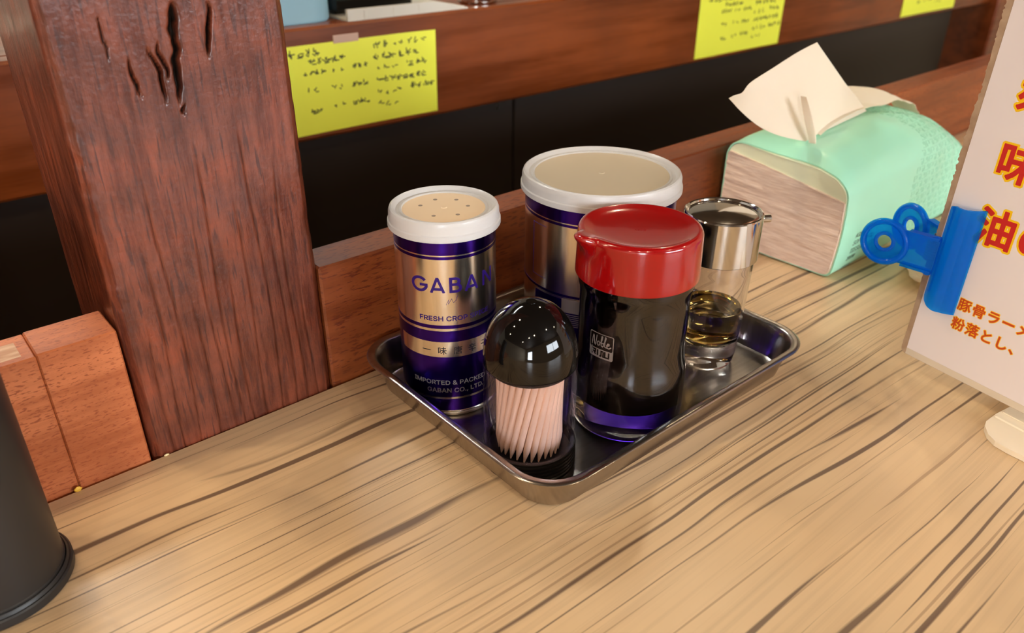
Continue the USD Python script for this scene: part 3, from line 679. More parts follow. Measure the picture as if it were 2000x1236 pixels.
arc_text(cs, "IMPORTED & PACKED BY", 0.0026, -171.5, -66.5, 0.0200, M_silver, True, R + 0.00008)
arc_text(cs, "GABAN CO., LTD.", 0.0026, -153.5, -83.5, 0.0150, M_silver, True, R + 0.00008)
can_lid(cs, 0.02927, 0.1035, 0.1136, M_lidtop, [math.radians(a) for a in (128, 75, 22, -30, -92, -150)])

cl = thing("spice_can", "wide purple and silver spice can with a plain cloudy lid at the tray's back", "spice can", (0.3228, 0.2993, FLOOR))
R2 = 0.0436
can_body(cl, R2, 0.1090)
obj("base_rim", lathe(ring_profile(R2 - 0.001, R2 + 0.0010, 0.0001, 0.0024, 0.0006), 128), M_rim, cl, 35)
for z0, z1 in ((0.0958, 0.1064), (0.0936, 0.0951), (0.0511, 0.0526)):
    obj("purple_band", band(R2, z0, z1), M_blue, cl, 30)
obj("purple_band", band(R2, 0.0030, 0.0496, -189.4, 80), M_blue, cl, 30)
obj("bar_panel", band(R2 + 0.00006, 0.0416, 0.0500, -162, -142), M_silver, cl, 30)
for k in range(7):
    obj("bar_line", band(R2 + 0.00006, 0.0402 - k * 0.0012, 0.0406 - k * 0.0012, -162, -142), M_silver, cl, 30)
obj("frame_line", cat(band(R2, 0.0585, 0.0905, -193.6, -193.1), band(R2, 0.0902, 0.0905, -193.6, -178), band(R2, 0.0585, 0.0588, -193.6, -178)), M_ink, cl, 30)
can_lid(cl, 0.0464, 0.1040, 0.1141, M_lidtop2, [])

# ---------------------------------------------------------------- toothpick holder
HX, HY = 0.2162, 0.2394
tp = thing("toothpick_holder", "clear toothpick dispenser with glossy black dome cap, at the tray's front corner", "toothpick holder", (HX, HY, FLOOR))
prof = [(0, 0), (0.0220, 0)]
for k in range(5):
    z = 0.0006 + k * 0.0021
    prof += [(0.0236, z), (0.0236, z + 0.0012), (0.0226, z + 0.0015), (0.0226, z + 0.0019)]
prof += [(0.0232, 0.0108), (0.0232, 0.0114), (0.0208, 0.0114), (0.0208, 0.0060), (0, 0.0060)]
obj("ribbed_base", lathe(prof, 96), M_ribbed, tp, 35)
obj("clear_barrel", lathe([(0.0213, 0.0116), (0.0226, 0.0116), (0.0228, 0.0120), (0.0228, 0.0564), (0.0213, 0.0564), (0.0213, 0.0116)], 128), M_glass2, tp, 35)
dome = [(0.0200, 0.0540), (0.0200, 0.0568), (0.0222, 0.0568), (0.0227, 0.0572), (0.0228, 0.0580)]
zc, rr_, hh = 0.0600, 0.0228, 0.0288
for k in range(0, 25):
    a = math.radians(90 * k / 24)
    dome.append((max(rr_ * math.cos(a) ** 0.92, 0) if k < 24 else 0, zc + hh * math.sin(a)))
inner = [(0, 0.0860), (0.008, 0.0845), (0.015, 0.0785), (0.0195, 0.068), (0.0200, 0.0540)]
obj("dome_cap", lathe(dome + inner, 128), M_gloss, tp, 50)
pin = lathe([(0, 0), (0.0026, 0), (0.0026, 0.0006), (0, 0.0006)], 32)
pin.apply_translation([0, 0, 0.0883])
obj("cap_button", pin, M_gloss, tp, 35)

# toothpicks: a twisted bundle that leans to the right seen from the camera
spots = []
pr = 0.0039
for i in range(-10, 11):
    for j in range(-10, 11):
        x, y = pr * (i + 0.5 * j), pr * j * math.sqrt(3) / 2
        if math.hypot(x, y) < 0.0168:
            spots.append((x, y))
nout = 27
spots = [s for s in spots if math.hypot(*s) < 0.0125] + [(0.0160 * math.cos(2 * math.pi * k / nout), 0.0160 * math.sin(2 * math.pi * k / nout)) for k in range(nout)]
pick0 = None
rng = np.random.default_rng(4)
for sx, sy in spots:
    rad, an = math.hypot(sx, sy), math.atan2(sy, sx)
    r0 = rad * 0.97
    a, b = np.array([r0 * math.cos(an - 0.36), r0 * math.sin(an - 0.36), 0.0066 + rng.uniform(0, 0.0012)]), np.array([rad * 1.0 * math.cos(an + 0.36), rad * 1.0 * math.sin(an + 0.36), 0.0665])
    d = (b - a) / np.linalg.norm(b - a)
    if pick0 is None:
        x = UsdGeom.Xform.Define(stage, "/World/" + numbered("/World", "toothpick"))
        obj("stick", lathe([(0, 0), (0.0004, 0.0004), (0.00172, 0.0072), (0.00175, 0.0575), (0.0015, 0.0600), (0, 0.0603)], 10), M_pick, x.GetPrim(), 40)
        pick0 = x.GetPrim()
    else:
        x = UsdGeom.Xform.Define(stage, "/World/" + numbered("/World", "toothpick"))
        x.GetPrim().GetReferences().AddInternalReference(pick0.GetPath())
        x.GetPrim().SetInstanceable(True)
    zax = d
    xax = np.cross([0, 1, 0], zax)
    xax /= np.linalg.norm(xax)
    yax = np.cross(zax, xax)
    o = a + [HX, HY, FLOOR]
    x.ClearXformOpOrder()
    x.AddTransformOp().Set(Gf.Matrix4d(*[float(v) for v in (*xax, 0, *yax, 0, *zax, 0, *o, 1)]))
    tag(x.GetPrim(), "pale wooden toothpick in the bundle inside the clear dispenser", "toothpick", "toothpicks in the dispenser")

# ---------------------------------------------------------------- soy sauce bottle
NX, NY = 0.2820, 0.2334
sb = thing("sauce_bottle", "dark soy sauce bottle with a shiny red cap, at the tray's front", "sauce bottle", (NX, NY, FLOOR))
body = [(0, 0.0010), (0.0250, 0.0008), (0.0272, 0.0), (0.0286, 0.0006), (0.0297, 0.0025), (0.0300, 0.0060), (0.0300, 0.0290), (0.0299, 0.0335), (0.0293, 0.0375), (0.0284, 0.0410), (0.0281, 0.0470), (0.0281, 0.0740), (0.0284, 0.0785), (0.0292, 0.0812), (0.0295, 0.0835), (0.0295, 0.0868), (0.0270, 0.0876), (0, 0.0876)]
obj("glass_body", lathe(body, 128), M_glass, sb, 40)
soy = [(0, 0.0150), (0.0180, 0.0150), (0.0262, 0.0166), (0.0283, 0.0200), (0.0291, 0.0290), (0.0290, 0.0335), (0.0284, 0.0375), (0.0275, 0.0410), (0.0272, 0.0470), (0.0272, 0.0740), (0.0275, 0.0785), (0.0283, 0.0812), (0.0286, 0.0835), (0.0286, 0.0866), (0, 0.0866)]
obj("soy_sauce", lathe(soy, 96), M_soy, sb, 40, "nearly black soy sauce filling the glass")


def cap_mesh(r0, r1, z0, z1, spout_az):
    """Cap with rolled edge, dished top and a pouring lip."""
    n = 144
    th = np.arange(n) * 2 * np.pi / n
    prof = [(r0 - 0.0016, z0), (r0 - 0.0003, z0), (r0, z0 + 0.0004)]
    prof += [(r0 + (r1 - r0) * k / 5, z0 + 0.0006 + (z1 - z0 - 0.0035) * k / 5) for k in range(1, 6)]
    prof += [(r1 - 0.0003, z1 - 0.0018), (r1 - 0.0010, z1 - 0.0007), (r1 - 0.0021, z1 - 0.0002), (r1 - 0.0032, z1 - 0.0003), (r1 - 0.0050, z1 - 0.0013), (r1 - 0.0080, z1 - 0.0022), (r1 - 0.0140, z1 - 0.0030), (r1 - 0.0220, z1 - 0.0033), (0.001, z1 - 0.0034)]
    loops = []
    dz = (th - spout_az + np.pi) % (2 * np.pi) - np.pi
    bump = np.exp(-(dz / 0.17) ** 4)
    flare = np.exp(-(dz / 0.42) ** 2)
    for r, z in prof:
        k = np.clip((z - (z1 - 0.0095)) / 0.0075, 0, 1) * np.clip((r - (r1 - 0.006)) / 0.004, 0, 1)
        rr = r + (0.0050 * bump + 0.0014 * flare) * k
        zz = z + 0.0012 * bump * k
        loops.append(np.column_stack([rr * np.cos(th), rr * np.sin(th), zz + 0 * th]))
    m = loft(loops)
    m.fix_normals()
    return m


obj("red_cap", cap_mesh(0.0312, 0.0306, 0.0866, 0.1116, math.radians(166)), M_red, sb, 40)
hole = lathe([(0, 0), (0.0009, 0), (0.0009, 0.0004), (0, 0.0004)], 20)
hole.apply_transform(trimesh.transformations.rotation_matrix(math.pi / 2, [0, 1, 0]))
hole.apply_translation([0.03062, 0, 0.1035])
hole.apply_transform(trimesh.transformations.rotation_matrix(math.radians(-52), [0, 0, 1]))
obj("air_hole", hole, M_soy, sb)
em = text("NOBLE", 0.0009, 0.0052, depth=0.0001)
em.apply_translation([-0.0026, 0, 0])
em.apply_transform(trimesh.transformations.rotation_matrix(math.radians(-45), [0, 0, 1]))
em.apply_translation([0, 0, 0.10822])
obj("embossing", em, M_red, sb, False)
# badge on the glass
RB_ = 0.02815
U = math.radians(29) * RB_
badge = Polygon(rrect(0, U, 0, 0.0140, 0.0010, 5))
A0B = -186.0
obj("badge", wrap(slab(badge, 0.00008), RB_, A0B, 0.0478), M_silver, sb, False)
obj("badge_field", wrap(slab(Polygon(rrect(0.0004, U - 0.0004, 0.0052, 0.0136, 0.0008, 5)), 0.00005), RB_ + 0.00008, A0B, 0.0478), M_soy, sb, False)
nb = [[(0.3, 0.5), (0.6, 3.4), (0.9, 4.6), (1.1, 4.2), (1.5, 1.0), (1.9, 0.5), (2.2, 2.2), (2.5, 4.8)],
      [(3.2, 0.7), (2.8, 1.3), (2.9, 2.2), (3.5, 2.6), (4.0, 2.0), (3.9, 1.1), (3.2, 0.7)], [(4.0, 2.2), (4.5, 2.4), (4.9, 3.6), (5.1, 5.0), (4.8, 5.2), (4.6, 3.6), (4.6, 1.0), (5.2, 0.7), (5.7, 1.3), (5.4, 2.3), (4.8, 2.1)],
      [(5.6, 2.0), (6.3, 3.4), (6.6, 5.0), (6.3, 5.2), (6.1, 3.4), (6.2, 1.0), (6.8, 0.8)], [(7.0, 1.8), (7.9, 2.1), (7.9, 2.7), (7.4, 2.8), (7.0, 1.9), (7.2, 0.9), (7.9, 0.7), (8.7, 1.4)]]
sc = (U - 0.0026) / 8.7
sh = affinity.translate(affinity.scale(strokes(nb, 0.42, 1, 1), sc, 0.0013, origin=(0, 0)), 0.0013, 0.0061)
obj("lettering", wrap(slab(sh, 0.00005), RB_ + 0.00013, A0B, 0.0478), M_silver, sb, False)
ru = strokes([[(0, 0), (0, 2.0), (1.3, 2.0), (1.3, 1.1), (0.2, 1.1)], [(0.7, 1.1), (1.4, 0)], [(2.2, 0), (2.2, 2.2)], [(3.0, 0.1), (3.6, 0.1), (3.6, 2.0), (4.4, 2.0)], [(4.4, 2.0), (4.4, 0.1), (5.0, 0.1)], [(5.0, 0.1), (5.0, 2.2)], [(5.0, 0.1), (6.4, 0.1), (6.4, 2.2)]], 0.55)
sh = affinity.translate(affinity.scale(ru, (U - 0.0040) / 6.6, 0.0015, origin=(0, 0)), 0.0021, 0.0012)
obj("lettering", wrap(slab(sh, 0.00005), RB_ + 0.00008, A0B, 0.0478), M_soy, sb, False)

# ---------------------------------------------------------------- clear oil cruet
OX, OY = 0.3613, 0.2405
ob = thing("oil_bottle", "small clear glass cruet with chrome cap and pale yellow oil, at the tray's right", "oil bottle", (OX, OY, FLOOR))
outer = [(0, 0.0008), (0.0130, 0.0006), (0.0148, 0.0), (0.0160, 0.0008), (0.0172, 0.0035), (0.0180, 0.0090), (0.0188, 0.0220), (0.0196, 0.0420), (0.0203, 0.0620), (0.0204, 0.0665), (0.0196, 0.0690), (0.0196, 0.0718)]
LV = 0.0385
cav = [(0.0180, 0.0718), (0.0180, 0.0690), (0.0188, 0.0640), (0.0181, 0.0420), (0.0173, 0.0220), (0.0164, 0.0185), (0.0140, 0.0165), (0, 0.0160)]
obj("glass_body", lathe(outer + cav, 128), M_glass, ob, 40)
obj("oil", lathe([(0, 0.01605), (0.0140, 0.01655), (0.01636, 0.01855), (0.01726, 0.0220), (0.0179, LV - 0.0004), (0.0176, LV), (0, LV)], 128), M_oil, ob, 40, "pale yellow oil half filling the glass")
rc = 0.0221
obj("chrome_cap", lathe([(0.0190, 0.0700), (rc - 0.0004, 0.0700), (rc, 0.0704), (rc, 0.0958), (rc - 0.0004, 0.0966), (rc - 0.0011, 0.0969), (rc - 0.0018, 0.0964), (rc - 0.0022, 0.0954), (rc - 0.0028, 0.0951), (0.0175, 0.0957), (0.012, 0.0966), (0.006, 0.0971), (0, 0.0972)], 128), M_chrome, ob, 25)
for az, ln in ((-32, 0.0062), (148, 0.0045)):
    sp = lathe([(0.0013, 0), (0.0022, 0), (0.0022, ln + 0.003), (0.0013, ln + 0.003), (0.0013, 0)], 28)
    sp.apply_transform(trimesh.transformations.rotation_matrix(math.pi / 2, [0, 1, 0]))
    sp.apply_translation([rc - 0.003, 0, 0.0905])
    sp.apply_transform(trimesh.transformations.rotation_matrix(math.radians(az), [0, 0, 1]))
    obj("spout", sp, M_chrome, ob, 35)

# ---------------------------------------------------------------- black jar at the left edge of the view
jr = thing("black_jar", "matte black cylindrical jar with a ringed foot, at the left edge", "jar", (-0.0094, 0.3205, T + 0.0002))
jb = 0.0260
obj("jar_body", lathe([(0, 0.0045), (jb, 0.0045), (jb, 0.118), (jb - 0.001, 0.1195), (0, 0.1195)], 128), M_black, jr, 35)
obj("foot_ring", lathe([(0, 0), (0.0284, 0), (0.0289, 0.0006), (0.0289, 0.0040), (0.0283, 0.0047), (0.0277, 0.0047), (0.0274, 0.0056), (0.0269, 0.0062), (0.0264, 0.0058), (0.0264, 0.0070), (0.0260, 0.0074), (0, 0.0074)], 128), M_black, jr, 35)
obj("jar_lid", lathe([(0, 0.1197), (0.0265, 0.1197), (0.0272, 0.1205), (0.0272, 0.128), (0.0262, 0.129), (0, 0.129)], 96), M_black, jr, 35)

# ---------------------------------------------------------------- sign board with clip and stand
zb0 = 0.015
SA = np.array([0.44575322, 0.15635091, T + zb0])
SE = np.array([-0.16526695, -0.98624887, 0.0])
SN_away = np.array([0.98624887, -0.16526695, 0.0])
lean = math.radians(2.25)
ST = math.sin(lean) * SN_away + np.array([0, 0, math.cos(lean)])
SF = np.cross(ST, SE)
if SF[0] > 0:
    SF = -SF
"""SE runs along the sign, ST up it, SF out of its printed face."""


def on_sign(m, off=(0, 0, 0)):
    """Mesh in sign coordinates (along, up, out; metres) to the sign's own Xform at SA."""
    v = m.vertices + np.array(off)
    w = v[:, :1] * SE + v[:, 1:2] * ST + v[:, 2:3] * SF
    q = trimesh.Trimesh(w, m.faces, process=False)
    if np.linalg.det(np.array([SE, ST, SF])) < 0:
        q.invert()
    return q


sg = thing("sign_board", "upright pinkish white menu sign with red yellow-edged Japanese lettering, at the right edge", "sign", tuple(SA))
W_, H_ = 0.148, 0.212
rg = np.random.default_rng(11)
left = [(-0.0036 + 0.00022 * rg.standard_normal() * (0.4 + (y > 0.1)) + 0.0003 * math.sin(y * 90), y) for y in np.linspace(0.0, H_, 220)]
pts = [(-0.0005, -0.0042), (W_ + 0.003, -0.0044), (W_ + 0.003, H_)] + left[::-1] + [(-0.0032, -0.0022), (-0.0022, -0.0036)]
obj("backing_board", on_sign(slab(Polygon(pts).buffer(0), 0.0022), (0, 0, -0.0023)), M_margin, sg, False, "tan backing board with a frayed edge")
obj("film_margin", on_sign(slab(sbox(0, -0.0040, W_ + 0.002, -0.0001), 0.00012), (0, 0, 0.00002)), pbr("film_margin", L(222, 206, 184), 0.25), sg, False, "pale laminated margin along the lower edge")
obj("print_sheet", on_sign(slab(sbox(0, 0, W_, H_ - 0.003), 0.00025)), M_print, sg, False)


def sign_text(chars, size, x, y, pitch, mats, grow, name="lettering"):
    for k, ch in enumerate(chars):
        g = affinity.translate(glyph(ch, size), x + k * pitch, y)
        o = obj(name, on_sign(slab(g.buffer(grow, join_style=2, mitre_limit=2), 0.00006), (0, 0, 0.00026)), mats[0], sg, False)
        obj("fill", on_sign(slab(g, 0.00006), (0, 0, 0.00033)), mats[1], o, False)


for ch, y in (("B麺", 0.1456), ("B味", 0.1098), ("B油", 0.0750)):
    sign_text([ch, "Bの"], 0.0212, 0.0163, y, 0.0222, (M_yellow, M_redink), 0.0011)
sign_text(["b" + c for c in "豚骨ラーメン"], 0.0076, 0.0206, 0.0355, 0.0082, (M_yellow, M_orange), 0.00035)
sign_text(["b" + c for c in "粉落とし、"], 0.0076, 0.0204, 0.0237, 0.0082, (M_yellow, M_orange), 0.00035)

st = thing("sign_stand", "cream plastic foot plate holding the sign board upright", "sign stand", (SA[0], SA[1], T + 0.0002))


def stand_plate():
    f = [(0.4541, 0.0980), (0.4340, 0.0982), (0.4238, 0.0988), (0.4187, 0.0973), (0.4127, 0.0933), (0.4090, 0.0883), (0.4074, 0.0809), (0.4070, 0.0735)]
    e = np.array([SE[0], SE[1]])
    n = np.array([SN_away[0], SN_away[1]])
    q = [((np.array(p) - SA[:2]) @ e, (np.array(p) - SA[:2]) @ n) for p in f]
    half = [(s, d) for s, d in q]
    c = 0.088
    left = half + [(2 * c - s, d) for s, d in half[::-1]]
    back = [(s, 0.016 - d) for s, d in left[::-1]]
    m = slab(Polygon(left + back).buffer(0.0015).buffer(-0.0015), 0.0030)
    v = m.vertices
    w = np.column_stack([v[:, 0] * e[0] + v[:, 1] * n[0], v[:, 0] * e[1] + v[:, 1] * n[1], v[:, 2]])
    q = trimesh.Trimesh(w, m.faces, process=False)
    q.fix_normals()
    return q


obj("foot_plate", stand_plate(), M_cream, st, 30)
for o in (-0.0062, 0.0012):
    g = bevel_box(0.060, 0.116, 0.003 - zb0, 0.0035, o, o + 0.0034, 0.0006)
    obj("slot_wall", on_sign(g), M_cream, st, 30)

# clip
cp = thing("plastic_clip", "translucent blue plastic clip gripping the left edge of the sign board", "clip", tuple(SA))


def jaw(sign):
    cs_ = np.array([(3.6, 2.0), (3.4, 3.4), (3.8, 5.0), (5.2, 6.3), (8, 7.0), (11, 6.7), (13.2, 5.6), (14.2, 4.8), (16, 4.1), (18, 2.6), (19.6, 0.9), (20.2, 0.5)]) / 1000
    t = np.linspace(0, 1, len(cs_))
    tt = np.linspace(0, 1, 34)
    S, O = np.interp(tt, t, cs_[:, 0]), np.interp(tt, t, cs_[:, 1])
    nv = 40
    P = np.zeros((len(tt), nv, 3))
    for i, (s, o) in enumerate(zip(S, O)):
        lo, hi = 0.0315, 0.0932 - 0.0002
        k = max(0, 0.0095 - (s - 0.0034))
        lo += 0.0095 - math.sqrt(max(0.0095 ** 2 - k ** 2, 0))
        k2 = max(0, 0.004 - (s - 0.0034))
        hi -= 0.004 - math.sqrt(max(0.004 ** 2 - k2 ** 2, 0))
        hi += -0.0012 * math.sin((s - 0.0034) / 0.0168 * math.pi)
        P[i, :, 0], P[i, :, 1], P[i, :, 2] = s, np.linspace(lo, hi, nv), o
    m = sheet(P, 0.0014)
    return m


def handle(D, J, rd=0.0130):
    """Plate with a round finger loop; D disc centre, J joint at the jaw, in sign coordinates."""
    D, J = np.array(D), np.array(J)
    a = J - D
    ln = np.linalg.norm(a)
    a /= ln
    b = np.array([0, 1.0, 0]) - a * a[1]
    b /= np.linalg.norm(b)
    c = np.cross(a, b)
    sh = Point(0, 0).buffer(rd, 32).union(Polygon([(0, -0.0096), (ln - 0.007, -0.0102), (ln - 0.003, -0.0125), (ln, -0.018), (ln, 0.013), (ln - 0.003, 0.0112), (ln - 0.007, 0.0102), (0, 0.0096)]))
    sh = sh.buffer(0.003).buffer(-0.006).buffer(0.003).difference(Point(0, 0).buffer(0.0042, 24))
    plate = slab(sh, 0.0016)
    plate.apply_translation([0, 0, -0.0008])
    th = np.linspace(0, 2 * np.pi, 60, endpoint=False)
    rim = tube(np.column_stack([(rd - 0.0009) * np.cos(th), (rd - 0.0009) * np.sin(th), 0 * th]), 0.0019, 10, True)
    boss = tube(np.column_stack([0.0050 * np.cos(th), 0.0050 * np.sin(th), 0 * th]), 0.0012, 8, True)
    ribs = [bx(rd - 0.001, ln - 0.001, s * 0.0098 - 0.0008, s * 0.0098 + 0.0008, -0.0026, 0.0026) for s in (-1, 1)]
    R_ = np.column_stack([a, b, c])
    out = []
    for m in (plate, rim, boss, *ribs):
        v = m.vertices @ R_.T + D
        q = trimesh.Trimesh(v, m.faces, process=False)
        out.append(q)
    return out


def clip_part(name, meshes):
    for m in meshes:
        m.fix_normals()
    return cat(*[on_sign(m) for m in meshes])


fj = jaw(1)
obj("jaw", clip_part("front_jaw", [fj]), M_clip, cp, 50)
bj = fj.copy()
bj.vertices[:, 2] = -bj.vertices[:, 2] - 0.0023
bj.invert()
obj("jaw", clip_part("back_jaw", [bj]), M_clip, cp, 50)
obj("handle", clip_part("fh", handle((-0.0246, 0.0615, 0.0125), (0.0040, 0.0615, 0.0048))), M_clip, cp, 40)
obj("handle", clip_part("bh", handle((-0.0275, 0.0655, -0.0140), (0.0036, 0.0625, -0.0066))), M_clip, cp, 40)
th = np.linspace(0, 2 * np.pi * 6.5, 160)
coil = tube(np.column_stack([-0.0035 + 0.0030 * np.cos(th), 0.0560 + 0.0105 * th / th[-1], -0.0010 + 0.0030 * np.sin(th)]), 0.00055, 7)
obj("spring", clip_part("s", [coil]), M_wire, cp, 40, "steel coil spring")
pn = trimesh.creation.cylinder(radius=0.0010, height=0.020, sections=16)
pn.apply_transform(trimesh.transformations.rotation_matrix(math.pi / 2, [1, 0, 0]))
pn.apply_translation([-0.0035, 0.0615, -0.0010])
obj("hinge_pin", clip_part("p", [pn]), M_wire, cp, 40)

# ---------------------------------------------------------------- soft pack of tissues
PKX, PKY = 0.5235, 0.2500
pk = thing("tissue_pack", "mint green soft pack of paper tissues beside the rail", "tissue pack", (PKX, PKY, T + 0.0002), 0.7)
WY = 0.1040
PROFILE = np.array([(0.0, 0.0655), (0.004, 0.0705), (0.010, 0.0750), (0.025, 0.0786), (0.045, 0.0793), (0.070, 0.0812), (0.092, 0.0838), (0.100, 0.0815), (0.104, 0.0740)])
"""Height of the film's top across the pack at its open end, near side first; a crown grows along the pack and the sealed end drops."""
NS = 150


def film_loop(x):
    """Closed cross-section (y, z) of the film at x: near bottom corner, near side, top, far side, bottom."""
    crown = np.interp(x, [0, 0.017, 0.06, 0.105, 0.15, 0.19, 0.258], [0, 0.0085, 0.0135, 0.017, 0.0155, 0.012, 0.004])
    near = np.interp(x, [0, 0.07, 0.12, 0.16, 0.258], [0, 0.002, 0.0055, 0.006, 0.0])
    drop = np.interp(x, [0, 0.15, 0.185, 0.215, 0.240, 0.258], [1, 1, 0.93, 0.76, 0.54, 0.36])
    ys = np.linspace(0, WY, 60)
    zt = (np.interp(ys, PROFILE[:, 0], PROFILE[:, 1]) + crown * np.sin(np.pi * ys / WY) ** 0.9 + near * np.exp(-ys / 0.02)) * drop
    b = 0.0006
    side = lambda z1: np.linspace(0.005, z1 - 0.002, 24)
    pts = [(0.004, b), (0.0012, b + 0.0012)] + [(0.0022 * math.sin(math.pi * k / 24) - 0.0022 * math.sin(math.pi * k / 24) * 2, z) for k, z in enumerate(side(zt[0]))]
    pts += list(zip(ys, zt))
    pts += [(WY, z) for z in side(zt[-1])[::-1]] + [(WY - 0.0012, b + 0.0012), (WY - 0.004, b), (0.004, b)]
    P = np.array(pts)
    s = np.concatenate([[0], np.cumsum(np.linalg.norm(np.diff(P, axis=0), axis=1))])
    t = np.linspace(0, s[-1], NS + 1)[:-1]
    q = np.column_stack([np.interp(t, s, P[:, 0]), np.interp(t, s, P[:, 1])])
    for _ in range(2):
        q = 0.5 * q + 0.25 * (np.roll(q, 1, 0) + np.roll(q, -1, 0))
    q[:, 1] = np.maximum(q[:, 1], b)
    o = q - [WY / 2, 0.035]
    o /= np.linalg.norm(o, axis=1, keepdims=True)
    C = np.column_stack([np.full(NS, x * 30), q[:, 0] * 26 + x * 22, q[:, 1] * 16])
    d = (meshkit.fbm(C, 2, 3) - 0.5) * (0.0016 + 0.0075 * max(0, x - 0.09) / 0.15)
    # one long crease running from the slit's end down to the near shoulder
    d -= 0.0018 * np.exp(-((q[:, 0] - (0.062 - 0.5 * (x - 0.10))) / 0.006) ** 2) * (q[:, 1] > 0.05) * np.clip((x - 0.09) / 0.03, 0, 1)
    q = q + o * (d * np.clip((q[:, 1] - 0.006) / 0.05, 0, 1))[:, None]
    return np.column_stack([np.full(NS, x), q])


GX = np.concatenate([np.linspace(0.0016, 0.25, 72), [0.255, 0.258]])
GRID = np.array([film_loop(x) for x in GX])
GS = np.concatenate([np.zeros((len(GX), 1)), np.cumsum(np.linalg.norm(np.diff(GRID, axis=1), axis=2), axis=1)], 1)


def film_point(x, v):
    """Point and outward normal of the film: v > 0 across the top from the near edge, v < 0 down the near side."""
    fi = np.clip(np.interp(x, GX, np.arange(len(GX))), 0, len(GX) - 1.001)
    i = int(fi)
    k = fi - i

    def at(i, v):
        t = 0.0655 + v
        return np.array([np.interp(t, GS[i], GRID[i][:, c]) for c in range(3)])

    p = at(i, v) * (1 - k) + at(i + 1, v) * k
    dx = at(i + 1, v) - at(i, v)
    dv = at(i, v + 0.001) - at(i, v - 0.001)
    n = np.cross(dv, dx)
    n /= np.linalg.norm(n)
    if n @ (p - [p[0], WY / 2, 0.035]) < 0:
        n = -n
    return p, n


def pack_height(X, Y):
    fi = int(np.clip(np.interp(X, GX, np.arange(len(GX))), 0, len(GX) - 1))
    l = GRID[fi]
    m = l[:, 2] > 0.02
    o = np.argsort(l[m][:, 1])
    return float(np.interp(Y, l[m][o][:, 1], l[m][o][:, 2]))


def wrapper():
    loops = [l.copy() for l in GRID]
    c = np.array([WY / 2, 0.036])
    for k in range(4):
        l = loops[k]
        l[:, 0] += 0.005 * (1 - k / 4) * np.clip(0.8 - np.abs(l[:, 1] / WY - 0.4) * 1.6, 0, 1) * (l[:, 2] > 0.05)
    inner = loops[0].copy()
    inner[:, 1:] = c + (inner[:, 1:] - c) * 0.982
    deep = inner.copy()
    deep[:, 0] += 0.012
    m = loft([deep, inner] + loops)
    m.fix_normals()
    return m


obj("film_wrapper", wrapper(), M_mint, pk, 50)


def inset_loop(x, k, dz=0.0, top=None):
    l = GRID[0].copy()
    c = np.array([WY / 2, 0.036])
    l[:, 1:] = c + (l[:, 1:] - c) * k
    if top is not None:
        l[:, 2] = np.minimum(l[:, 2], top(l[:, 1]))
    l[:, 2] = np.maximum(l[:, 2], 0.0009)
    l[:, 0] = x
    return l


def stack_mesh():
    top = lambda y: 0.0590 + 0.0165 * np.clip(y / WY, 0, 1) ** 0.9
    m = loft([inset_loop(0.0006, 0.955, top=top), inset_loop(0.0002, 0.965, top=top), inset_loop(0.010, 0.968, top=top)])
    m.fix_normals()
    v = trimesh.remesh.subdivide_to_size(m.vertices, m.faces, 0.003)
    q = trimesh.Trimesh(v[0], v[1], process=True)
    P = q.vertices
    e = (P[:, 0] < 0.0008)
    P[e, 0] += (meshkit.fbm(np.column_stack([P[e, 1] * 40, P[e, 2] * 260 - P[e, 1] * 20, P[e, 2] * 0]), 3, 2) - 0.5) * 0.0022
    return q


obj("paper_stack", stack_mesh(), M_stack, pk, 40, "beige layered edge of the folded tissues")
ec = loft([inset_loop(0.0024, 0.95), inset_loop(0.0016, 0.975), inset_loop(0.011, 0.978)])
ec.fix_normals()
obj("clear_end_film", ec, M_pale, pk, 40, "pale see-through film above the stacked tissues")

# printed maze pattern: short hooked strokes following the film
hooks = []
for i in range(26):
    for j in range(30):
        x = 0.088 + 0.0068 * i + (0.0034 if j % 2 else 0)
        v = -0.060 + 0.0062 * j
        # wavy border of the print, as on the pack
        lim = 0.112 + 0.012 * math.sin(v * 40) - 0.30 * max(0, v - 0.03) + 0.1 * max(0, -v - 0.02)
        if x < lim or x > 0.240 or v > 0.092:
            continue
        a = 0.0022
        kind = (i * 7 + j * 3) % 3
        p = [[(-a, -a), (-a, a), (a, a), (a, -0.2 * a), (0, -0.2 * a)], [(-a, a), (a, a), (a, -a), (0, -a), (0, 0.2 * a)], [(-a, -a), (a, -a), (a, a), (0, a), (0, 0)]][kind]
        hooks.append([(x + q[0], v + q[1]) for q in p])


def film_print(lines, w):
    ms = []
    for ln in lines:
        pts = []
        for a, b in zip(ln[:-1], ln[1:]):
            pts += [np.array(a) + (np.array(b) - np.array(a)) * t for t in (0, 0.5)]
        pts.append(np.array(ln[-1]))
        Q = [film_point(*p) for p in pts]
        P = np.array([p + o * 0.0001 for p, o in Q])
        loops = []
        tn = np.gradient(P, axis=0)
        for p, d, (_, o) in zip(P, tn, Q):
            sd = np.cross(d, o)
            sd /= max(np.linalg.norm(sd), 1e-9)
            loops.append(np.array([p - sd * w / 2 - o * 0.0004, p + sd * w / 2 - o * 0.0004, p + sd * w / 2 + o * 0.00005, p - sd * w / 2 + o * 0.00005]))
        ms.append(loft(loops))
    m = cat(*ms)
    m.fix_normals()
    return m


obj("maze_print", film_print(hooks, 0.0005), M_mintink, pk, False)


def film_text(s, h, x, v, slope=0.12, mat=None):
    m = text(s, h, depth=0.00012)
    P = m.vertices
    out = []
    for u, y, w in P:
        p, o = film_point(x + u + y * 0.35, v + y + u * 0.0)
        out.append(p + o * (w + 0.00015))
    q = trimesh.Trimesh(np.array(out), m.faces, process=False)
    obj("lettering", q, mat or M_greyink, pk, False)


